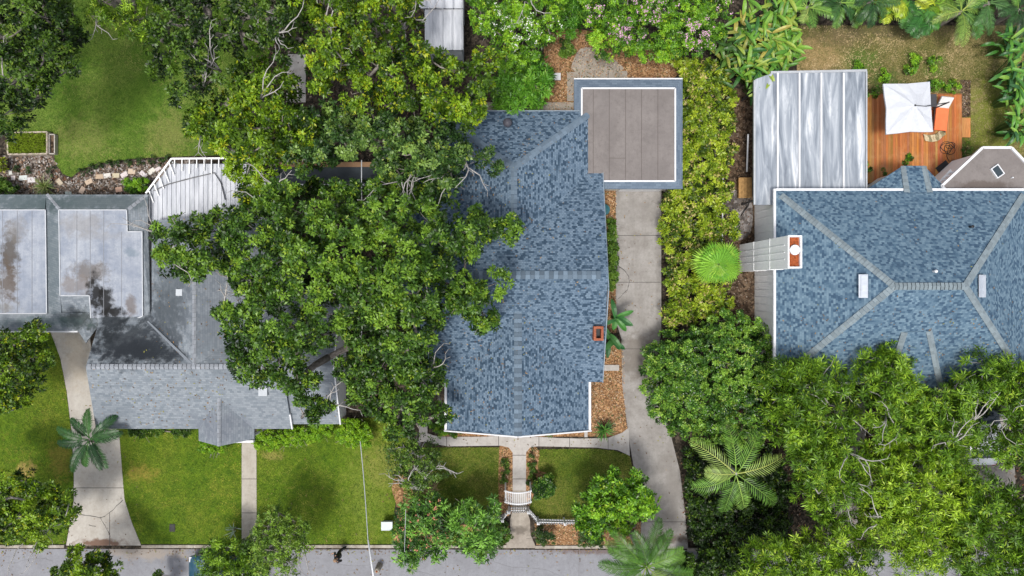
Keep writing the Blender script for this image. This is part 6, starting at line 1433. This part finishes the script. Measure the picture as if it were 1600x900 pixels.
# ------------------------------------------------------------------ cars
def car(label, px, py, rz, L, W, H, paint, paint_name):
    loc = P(px, py, H * .6); root = thing('parked_car', label, 'car', (loc.x, loc.y, 0)); Mz = Matrix.Rotation(rz, 3, 'Z'); c0 = Vector((loc.x, loc.y, 0))
    pm = NT(paint_name, .3, .6); pm.b.inputs['Coat Weight'].default_value = .5; pm.base(paint); pm = pm.m
    st = [(-.5, .40, .55, .74), (-.485, .46, .42, .88), (-.42, .5, .32, .97), (-.25, .5, .28, 1.0), (0, .5, .28, .98), (.18, .5, .28, .97), (.33, .5, .30, .93), (.43, .485, .34, .84), (.485, .44, .42, .72), (.5, .38, .5, .64)]
    def loft(stn, n=20, closed_bottom=True, e=.45):
        m = MB(); rings = []
        for (fx, hw, zl, zt) in stn:
            ring = []
            for k in range(n):
                a = 2 * math.pi * k / n; cx = abs(math.cos(a)) ** e * (1 if math.cos(a) >= 0 else -1); sx = abs(math.sin(a)) ** e * (1 if math.sin(a) >= 0 else -1)
                ring.append(c0 + Mz @ Vector((fx * L, hw * W * cx, (zl + zt) / 2 + (zt - zl) / 2 * sx)))
            rings.append(ring)
        for i in range(len(rings) - 1):
            for k in range(n): k2 = (k + 1) % n; m.face([rings[i][k], rings[i + 1][k], rings[i + 1][k2], rings[i][k2]])
        m.face(rings[0]); m.face(rings[-1][::-1]); return m
    m = loft(st); bm_ = m.build('body', pm, root, True); 
    for md in (): pass
    gl = [(-.40, .40, .85, .95), (-.36, .42, .85, 1.15), (-.27, .41, .85, 1.38), (-.1, .4, .85, H - .02), (.06, .4, .85, H - .04), (.16, .41, .85, 1.25), (.25, .43, .85, .98), (.27, .42, .85, .9)]
    loft(gl, 20).build('windows', M['glass'], root, True)
    rf_ = [(-.28, .36, 1.36, 1.41), (-.22, .375, 1.36, H - .01), (-.1, .38, 1.36, H + .015), (.03, .375, 1.36, H), (.07, .35, 1.36, H - .03)]
    loft(rf_, 16).build('roof_panel', pm, root, True)
    for sx in (-.31, .3):
        for sy in (-1, 1):
            p = c0 + Mz @ Vector((sx * L, sy * (W / 2 - .1), .33)); ax = Mz @ Vector((0, sy * 1.0, 0)); m = MB(); m.tube([p - ax * .1, p - ax * .09, p + ax * .09, p + ax * .11], [.30, .33, .33, .29], 20); wh = m.build('wheel', M['black'], root)
            m = MB(); m.tube([p + ax * .09, p + ax * .125], [.2, .17], 10); r_ = m.build('rim', M['grey_metal']); r_.parent = wh; r_.location = (0, 0, 0)
    for sy in (-1, 1):
        m = MB(); m.box(c0 + Mz @ Vector((.462 * L, sy * .36 * W, .68)), (.22, .3, .12), rz); m.build('headlight', M['canvas'], root, bevel=.03)
        m = MB(); m.box(c0 + Mz @ Vector((-.485 * L, sy * .37 * W, .75)), (.1, .26, .14), rz); m.build('tail_light', plain('tail_red', (.4, .02, .02), .3), root, bevel=.02)
        m = MB(); m.box(c0 + Mz @ Vector((.17 * L, sy * (.5 * W + .08), 1.0)), (.14, .2, .13), rz); m.build('mirror', pm, root, bevel=.03)
    return root
car('dark blue car parked on the street, mostly under a shrub', 352, 893, R(180), 4.5, 1.8, 1.45, (.012, .06, .10), 'paint_blue')
car('white car half hidden by feathery trees below the hipped roof', 1537, 668, R(90), 4.5, 1.8, 1.46, (.52, .55, .58), 'paint_white')
# grey garden seat bits by the left tree
BN_ = thing('garden_bench', 'dark garden bench under the left tree', 'bench', P(15, 633)); mb = MB(); obox(mb, 14, 628, .45, .35, 1.1, .05, R(15)); mb.build('seat', M['dark_metal'], BN_); mb = MB(); obox(mb, 8, 629, .75, .05, 1.1, .5, R(15)); mb.build('backrest', M['dark_metal'], BN_)
for dx, dy in ((-.12, -.45), (.12, -.45), (-.12, .45), (.12, .45)): c = P(14, 628, .45); mb = MB(); mb.tube([(c.x + dx, c.y + dy, 0), (c.x + dx, c.y + dy, .43)], .02, 6); mb.build('leg', M['dark_metal'], BN_)

# ------------------------------------------------------------------ the person on the street
def person():
    f = P(536, 858); root = thing('person', 'person in black clothes walking on the street by the kerb', 'person', (f.x, f.y, 0)); rz = R(200); Mz = Matrix.Rotation(rz, 3, 'Z'); c0 = Vector((f.x, f.y, 0))
    J = {'pel': (0, 0, .93), 'belly': (.01, 0, 1.08), 'chest': (.03, 0, 1.30), 'neck': (.04, 0, 1.47), 'head0': (.06, 0, 1.56), 'head1': (.07, 0, 1.66), 'head2': (.06, 0, 1.74),
         'lh': (0, .10, .90), 'lk': (.16, .11, .52), 'la': (.22, .11, .10), 'lt': (.38, .12, .05), 'rh': (0, -.10, .90), 'rk': (.02, -.11, .50), 'ra': (-.24, -.11, .14), 'rt': (-.12, -.12, .05),
         'ls': (.03, .19, 1.42), 'le': (-.10, .27, 1.15), 'lw': (.06, .30, .92), 'rs': (.03, -.19, 1.42), 're': (.10, -.28, 1.16), 'rw': (.30, -.26, 1.02)}
    rad = {'pel': .14, 'belly': .13, 'chest': .15, 'neck': .055, 'head0': .075, 'head1': .095, 'head2': .07, 'lh': .09, 'lk': .058, 'la': .04, 'lt': .035, 'rh': .09, 'rk': .058, 'ra': .04, 'rt': .035, 'ls': .065, 'le': .042, 'lw': .03, 'rs': .065, 're': .042, 'rw': .03}
    E = [('pel', 'belly'), ('belly', 'chest'), ('chest', 'neck'), ('neck', 'head0'), ('head0', 'head1'), ('head1', 'head2'), ('pel', 'lh'), ('lh', 'lk'), ('lk', 'la'), ('la', 'lt'), ('pel', 'rh'), ('rh', 'rk'), ('rk', 'ra'), ('ra', 'rt'), ('chest', 'ls'), ('ls', 'le'), ('le', 'lw'), ('chest', 'rs'), ('rs', 're'), ('re', 'rw')]
    # hands: palm and five fingers
    for s, sg in (('l', 1), ('r', -1)):
        w_ = Vector(J[s + 'w']); e = Vector(J[s + 'e']); d = (w_ - e).normalized(); sd = d.cross(Vector((0, 1, 0))).normalized()
        J[s + 'p'] = tuple(w_ + d * .09); rad[s + 'p'] = .022; E.append((s + 'w', s + 'p'))
        for k in range(4):
            b = w_ + d * .09 + sd * (.027 * (k - 1.5)); t = b + d * (.05 + .008 * (1.5 - abs(k - 1.5))); u = t + (d * .6 - Vector((0, 0, .5))).normalized() * .03; J[f'{s}f{k}'] = tuple(t); J[f'{s}g{k}'] = tuple(u); rad[f'{s}f{k}'] = .009; rad[f'{s}g{k}'] = .007; E += [(s + 'p', f'{s}f{k}'), (f'{s}f{k}', f'{s}g{k}')]
        J[s + 't0'] = tuple(w_ + d * .05 + sd * .05); J[s + 't1'] = tuple(w_ + d * .09 + sd * .07); rad[s + 't0'] = .011; rad[s + 't1'] = .009; E += [(s + 'w', s + 't0'), (s + 't0', s + 't1')]
    names = list(J); bm = bmesh.new(); vv = {n: bm.verts.new(c0 + Mz @ Vector(J[n])) for n in names}
    for a, b in E: bm.edges.new((vv[a], vv[b]))
    me = bpy.data.meshes.new('body'); bm.to_mesh(me); bm.free(); o = bpy.data.objects.new('body', me); COL.objects.link(o)
    sk = o.modifiers.new('skin', 'SKIN')
    if not me.skin_vertices: 
        bm = bmesh.new(); bm.from_mesh(me); bm.verts.layers.skin.verify(); bm.to_mesh(me); bm.free()
    for i, n in enumerate(names): me.skin_vertices[0].data[i].radius = (rad[n], rad[n]); me.skin_vertices[0].data[i].use_root = (n == 'pel')
    sb = o.modifiers.new('sub', 'SUBSURF'); sb.levels = sb.render_levels = 1
    # skin with black clothes by height on one continuous body
    mm = NT('skin_tone', .6, .3); mm.base((.42, .24, .16)); me.materials.append(mm.m); adopt(o, root)
    def shell(nm, pairs, extra, mat):
        m = MB()
        for a, b in pairs: A_, B_ = c0 + Mz @ Vector(J[a]), c0 + Mz @ Vector(J[b]); m.tube([A_, A_.lerp(B_, .5), B_], [rad[a] + extra, (rad[a] + rad[b]) / 2 + extra, rad[b] + extra], 14)
        q = m.build(nm, mat, root, True); return q
    shell('shirt', [('belly', 'chest'), ('pel', 'belly'), ('chest', 'ls'), ('chest', 'rs'), ('ls', 'le'), ('rs', 're')], .025, M['black'])
    shell('trousers', [('pel', 'lh'), ('pel', 'rh'), ('lh', 'lk'), ('lk', 'la'), ('rh', 'rk'), ('rk', 'ra')], .022, M['black'])
    for a, b in (('la', 'lt'), ('ra', 'rt')): shell('shoe', [(a, b)], .018, M['white'])
    m = MB(); h = c0 + Mz @ Vector((.05, 0, 1.62)); m.lathe(h, [(.07, -.06), (.105, 0), (.112, .06), (.09, .12), (.05, .15), (0, .155)], 16); m.build('hair', plain('brown_hair', (.25, .16, .1), .8, var=.3, scale=40), root, True)
    m = MB()
    for sy in (-1, 1): m.lathe(c0 + Mz @ Vector((.155, sy * .035, 1.635)), [(.0, -.012), (.012, -.006), (.013, .0), (.01, .008), (0, .012)], 8)
    m.build('eyes', M['black'], root); m = MB(); m.tube([c0 + Mz @ Vector((.155, 0, 1.64)), c0 + Mz @ Vector((.19, 0, 1.60)), c0 + Mz @ Vector((.155, 0, 1.59))], [.01, .018, .012], 8); m.tube([c0 + Mz @ Vector((.15, -.03, 1.56)), c0 + Mz @ Vector((.165, 0, 1.56)), c0 + Mz @ Vector((.15, .03, 1.56))], .008, 6); m.build('face', mm.m, root, True)
person()

# ------------------------------------------------------------------ fallen leaves lying on the roofs, drives and street
bpy.context.view_layer.update()
rng = np.random.default_rng(77); fv, fc = [], []
def litter(obj, boxpx, n, z0=None):
    x = rng.uniform(boxpx[0], boxpx[2], n); y = rng.uniform(boxpx[1], boxpx[3], n)
    dens = vnoise(x, y, 40, 31) * .6 + vnoise(x, y, 14, 32) * .4
    for a, b, d in zip(x, y, dens):
        if rng.random() > d * d * 2.2: continue
        p = P(a, b, 4.0 if obj else 0); nrm = Vector((0, 0, 1))
        if obj:
            ok, loc, nrm, _ = obj.ray_cast(Vector((p.x, p.y, 30)), Vector((0, 0, -1)))
            if not ok: continue
            p = loc
        else: p.z = z0
        s_ = rng.uniform(.03, .075); az = rng.uniform(0, 6.28); t = (nrm.orthogonal()).normalized(); t = Matrix.Rotation(az, 3, nrm) @ t; u = nrm.cross(t); q = p + nrm * .02
        fv.append([q - t * s_, q - u * s_ * .45 + nrm * .01, q + t * s_, q + u * s_ * .45]); fc.append(np.array([(.22, .13, .06), (.3, .2, .09), (.12, .07, .04), (.25, .24, .06), (.16, .12, .08)][rng.integers(0, 5)]) * rng.uniform(.7, 1.2))
litter(ROOF_C, (690, 170, 850, 670), 900); litter(ROOF_C, (850, 170, 945, 670), 160); litter(ROOF_W, (220, 340, 540, 670), 800); litter(ROOF_W, (130, 570, 320, 690), 150); litter(ROOF_E, (1220, 480, 1600, 597), 500); litter(ROOF_E, (1220, 300, 1600, 480), 120)
litter(None, (962, 300, 1032, 500), 120, .048); litter(None, (980, 520, 1065, 850), 160, .048); litter(None, (100, 600, 215, 850), 120, .046); litter(None, (0, 858, 940, 866), 500, .012); litter(None, (0, 866, 1060, 900), 260, .012); litter(None, (665, 680, 980, 698), 80, .052); litter(None, (400, 690, 620, 850), 120, .06)
tag(quads('fallen_leaves', np.array([[tuple(v) for v in q] for q in fv]), np.array(fc), M['tint']), 'brown fallen leaves scattered over roofs, drives and gutter', 'fallen leaves', kind='stuff')
